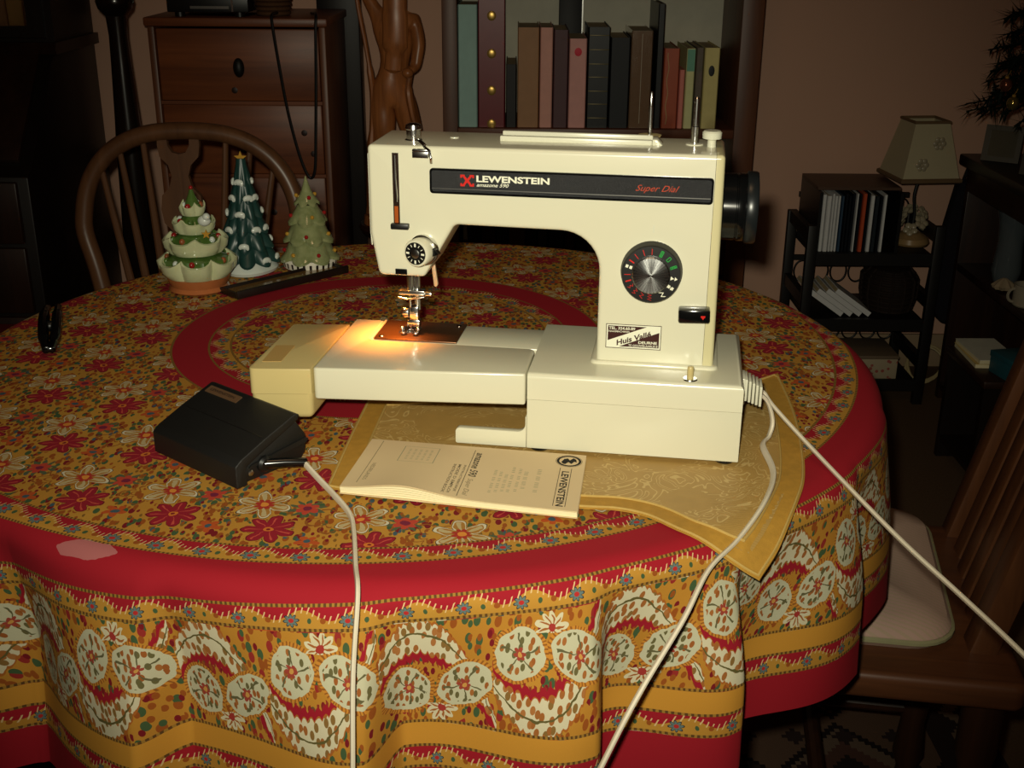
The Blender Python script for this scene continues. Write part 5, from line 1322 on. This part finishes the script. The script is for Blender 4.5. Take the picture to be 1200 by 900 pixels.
for k in range(90):
    a = 2 * PI * k / 22; coil.append((1.172 + (.050 + .004 * math.sin(k * .7)) * math.cos(a), 3.13 + .028 * math.sin(a), FLOOR + .052 + .044 * math.sin(a + .3) + .004 * math.cos(k * .37)))
coil += [(1.225, 3.15, FLOOR + .05), (1.25, 3.16, FLOOR + .02), (1.262, 3.19, FLOOR + .006)]
tag(obj('coiled_cable', G().tube(coil, .0034, 6), plain('ivory_flex', (186, 166, 120), .5)), 'coil of ivory cable on the floor beside the shelf rack', 'cable')

# ------------------------------------------------------------------ dark cabinet along the right wall
cb = thing('open_cabinet', 'dark wooden open cabinet against the right wall', 'cabinet', (1.17, 2.0, FLOOR))
CH, CL, CD = .665, 1.02, .42
obj('cabinet_top', G().box(-.02, CD, -.02, CL + .02, CH - .028, CH), oak_black, cb, bevel=.005)
for y in (0, .50, CL - .022): obj('upright', G().box(.0, CD - .01, y, y + .022, 0, CH - .028), oak_dark, cb, bevel=.002)
for z in (.05, .385): 
    for ya in (.022, .522): obj('cabinet_shelf', G().box(.0, CD - .01, ya, ya + .476, z - .02, z), oak_dark, cb, bevel=.002)
obj('cabinet_back', G().box(CD - .01, CD, 0, CL, 0, CH - .028), oak_black, cb)
obj('apron', G().box(-.002, .014, .022, CL - .022, CH - .09, CH - .028), oak_dark, cb)
bag = thing('cloth_bag', 'dark cloth bag hanging at the far end of the cabinet', 'bag', (1.178, 3.045, FLOOR))
obj('bag_body', G().prism(fillet([(-.012, .585), (.06, .600), (.07, .30), (.06, .19), (-.01, .20), (-.055, .27), (-.050, .35)], [.01, .01, .05, .03, .03, .03, .05], 5), .0, .045, 'y'), plain('dark_cloth', (30, 28, 34), .95, 0, .2, .2, 60), bag, bevel=.014, seg=3)
obj('bag_strap', G().tube(smooth_path([(.0, .022, .58), (.02, .022, .640), (.045, .022, .59)], 6), .005, 8), plain('dark_cloth', (30, 28, 34), .95), bag)
glz = plain('smoky_glass_vase', (96, 104, 108), .08, 0, .6, .1, 30, coat=.5)
v_ = thing('glass_vase', 'tall grey vase inside the dark cabinet, nearest the lamp', 'vase', (1.225, 2.82, FLOOR + .386)); obj('vase_body', G().lathe([(.028, 0), (.036, .03), (.030, .10), (.034, .15), (.041, .178), (.038, .178), (.028, .10), (.030, .02)], 24), glz, v_, label=None)
v_ = thing('glass_vase', 'second grey vase inside the dark cabinet, behind the mug', 'vase', (1.245, 2.68, FLOOR + .386)); obj('vase_body', G().lathe([(.032, 0), (.026, .05), (.038, .12), (.046, .165), (.043, .165), (.024, .06)], 24), glz, v_)
mg = thing('mug', 'pale mug on the middle shelf of the dark cabinet', 'mug', (1.195, 2.62, FLOOR + .386)); obj('mug_body', G().lathe([(.026, 0), (.030, .004), (.031, .052), (.028, .052), (.026, .008)], 20), plain('pale_mug', (170, 160, 140), .3), mg); obj('mug_handle', G().tube([(-.030 - .014 * math.sin(a), 0, .026 + .016 * math.cos(a)) for a in [PI * i / 8 for i in range(9)]], .0035, 6), plain('pale_mug', (170, 160, 140), .3), mg)
sp = thing('seashell', 'pale shell lying on the middle shelf of the dark cabinet', 'shell', (1.190, 2.74, FLOOR + .386)); obj('shell_body', G().lathe([(.004, 0), (.022, .006), (.026, .014), (.016, .024), (.004, .032)], 18, mod=lambda a, i, r, h: (r * (1 + .12 * math.cos(9 * a)), h)), plain('shell_pale', (176, 156, 126), .5), sp)
def pframe(label, loc, rz, wd, hh):
    t = thing('photo_frame', label, 'picture frame', loc, rz)
    M = Matrix.Rotation(math.radians(-12), 4, 'X')
    obj('frame', G().box(-wd, wd, 0, .012, 0, .012, M).box(-wd, wd, 0, .012, hh - .012, hh, M).box(-wd, -wd + .012, 0, .012, .012, hh - .012, M).box(wd - .012, wd, 0, .012, .012, hh - .012, M), plain('pewter', (96, 90, 80), .4, .5), t, smooth=False)
    obj('picture', G().box(-wd + .012, wd - .012, .004, .009, .012, hh - .012, M), plain('picture_dim', (92, 84, 66), .3), t, smooth=False)
    obj('easel', G().prism([(-.01, 0), (.01, 0), (.006, hh * .7), (-.006, hh * .7)], .0, .004, 'y', tr(0, .055, 0) @ Matrix.Rotation(math.radians(20), 4, 'X')), black_s, t)
pframe('pewter photo frame at the far end of the cabinet top', (1.205, 2.92, FLOOR + CH + .0005), math.radians(-35), .045, .088)
pframe('second pewter photo frame standing nearer on the cabinet top', (1.225, 2.74, FLOOR + CH + .0005), math.radians(-40), .042, .095)

# low side table with magazines, teal box
st = thing('side_table', 'low dark side table with magazines beside the cabinet', 'table', (1.095, 2.52, FLOOR))
obj('table_top', G().box(-.060, .058, -.12, .12, .262, .279), oak_dark, st, bevel=.003)
obj('table_side', G().box(-.055, .053, .098, .115, 0, .262), oak_black, st); obj('table_side', G().box(-.055, .053, -.115, -.098, 0, .262), oak_black, st)
obj('lower_shelf', G().box(-.053, .051, -.098, .098, .045, .058), oak_black, st)
mags = [('cream magazine at the bottom of the pile on the side table', (190, 150, 96), .0), ('pale magazine on top of the pile on the side table', (196, 182, 156), .004)]
for k, (lb, c, dx) in enumerate(mags):
    m_ = thing('magazine', lb, 'magazine', (1.090 + dx, 2.560, FLOOR + .2795 + k * .0105), math.radians(3 * k - 2), 'magazines on the side table')
    obj('cover', G().box(-.042, .050, -.075, .075, .0088, .0098), bmat('mag%d' % k, c), m_); obj('pages', G().box(-.041, .049, -.074, .074, 0, .0087), page_m, m_)
tl = thing('teal_box', 'small teal box on the near end of the side table', 'box', (1.112, 2.440, FLOOR + .2795), math.radians(12)); tm = plain('teal_card', (36, 92, 104), .5, 0, .5, .1, 30)
obj('box_body', G().box(-.034, .034, -.040, .040, 0, .036), tm, tl, bevel=.001); obj('box_lid', G().box(-.0355, .0355, -.0415, .0415, .0365, .050), tm, tl, bevel=.001)
ppr = thing('paper_bundle', 'bundle of pale papers on the floor under the side table', 'papers', (1.060, 2.30, FLOOR + .0002), math.radians(20))
for k in range(4): obj('folded_paper', G().box(-.05 + k * .003, .045, -.05, .05 - k * .004, k * .009, k * .009 + .008), plain('grey_paper%d' % (k % 2), (150 - 20 * (k % 2), 144 - 16 * (k % 2), 118), .8), ppr)

# artificial tree on the cabinet top
xt = thing('christmas_tree', 'dark artificial Christmas tree standing on the cabinet at the right edge', 'christmas tree', (1.215, 2.60, FLOOR + CH + .0005))
obj('tree_stand', G().lathe([(.07, 0), (.07, .012), (.02, .02), (.016, .06)], 20), black_s, xt)
obj('trunk', G().tube([(0, 0, .02), (0, 0, .80)], [.013, .005], 8), oak_black, xt)
random.seed(9); fo = G(); tips = []
for lv in range(15):
    z = .205 + lv * .040; R = .205 * (1 - lv / 20); nbr = max(6, int(22 * (1 - lv / 20)))
    for k in range(nbr):
        a = 2 * PI * (k + random.random() * .5) / nbr + lv; L_ = R * random.uniform(.82, 1.12)
        tip = Vector((L_ * math.cos(a), L_ * math.sin(a), z - .04 + random.uniform(-.01, .01))); root = Vector((0, 0, z + .02)); tips.append(tip)
        fo.tube([root, tip], [.003, .0015], 4)
        for j in range(26):
            t = .10 + .90 * j / 26; p = root.lerp(tip, t)
            for s_ in range(3):
                d = Vector((random.uniform(-1, 1), random.uniform(-1, 1), random.uniform(-.7, .9))).normalized(); d = (d + (tip - root).normalized() * .7).normalized()
                n_ = d.cross(Vector((.3, .2, 1))).normalized() * .0034; e = p + d * random.uniform(.026, .046)
                i0 = len(fo.v); fo.v += [tuple(p + n_), tuple(p - n_), tuple(e)]; fo.f.append([i0, i0 + 1, i0 + 2])
ndl = plain('tree_needles', (22, 34, 24), .6, 0, .3, .2, 60)
obj('foliage', fo, ndl, xt, smooth=False, kind='stuff')
bm1, bm2 = plain('copper_ball', (150, 92, 70), .15, .7), plain('gold_ball', (176, 160, 90), .12, .8)
for lb, m_, loc in [('copper bauble on the dark Christmas tree, upper of the two', bm1, (1.030, 2.520, .150)), ('gold bauble on the dark Christmas tree, lower of the two', bm2, (1.046, 2.510, .114))]:
    t = thing('bauble', lb, 'bauble', loc); obj('ball', G().ball((0, 0, 0), (.013, .013, .0145), 18, 12), m_, t); obj('cap', G().lathe([(.004, .0135), (.004, .018)], 10), gilt, t); obj('hook', G().tube([(0, 0, .018), (.004, 0, .024), (.006, 0, .030)], .0008, 5), gilt, t)
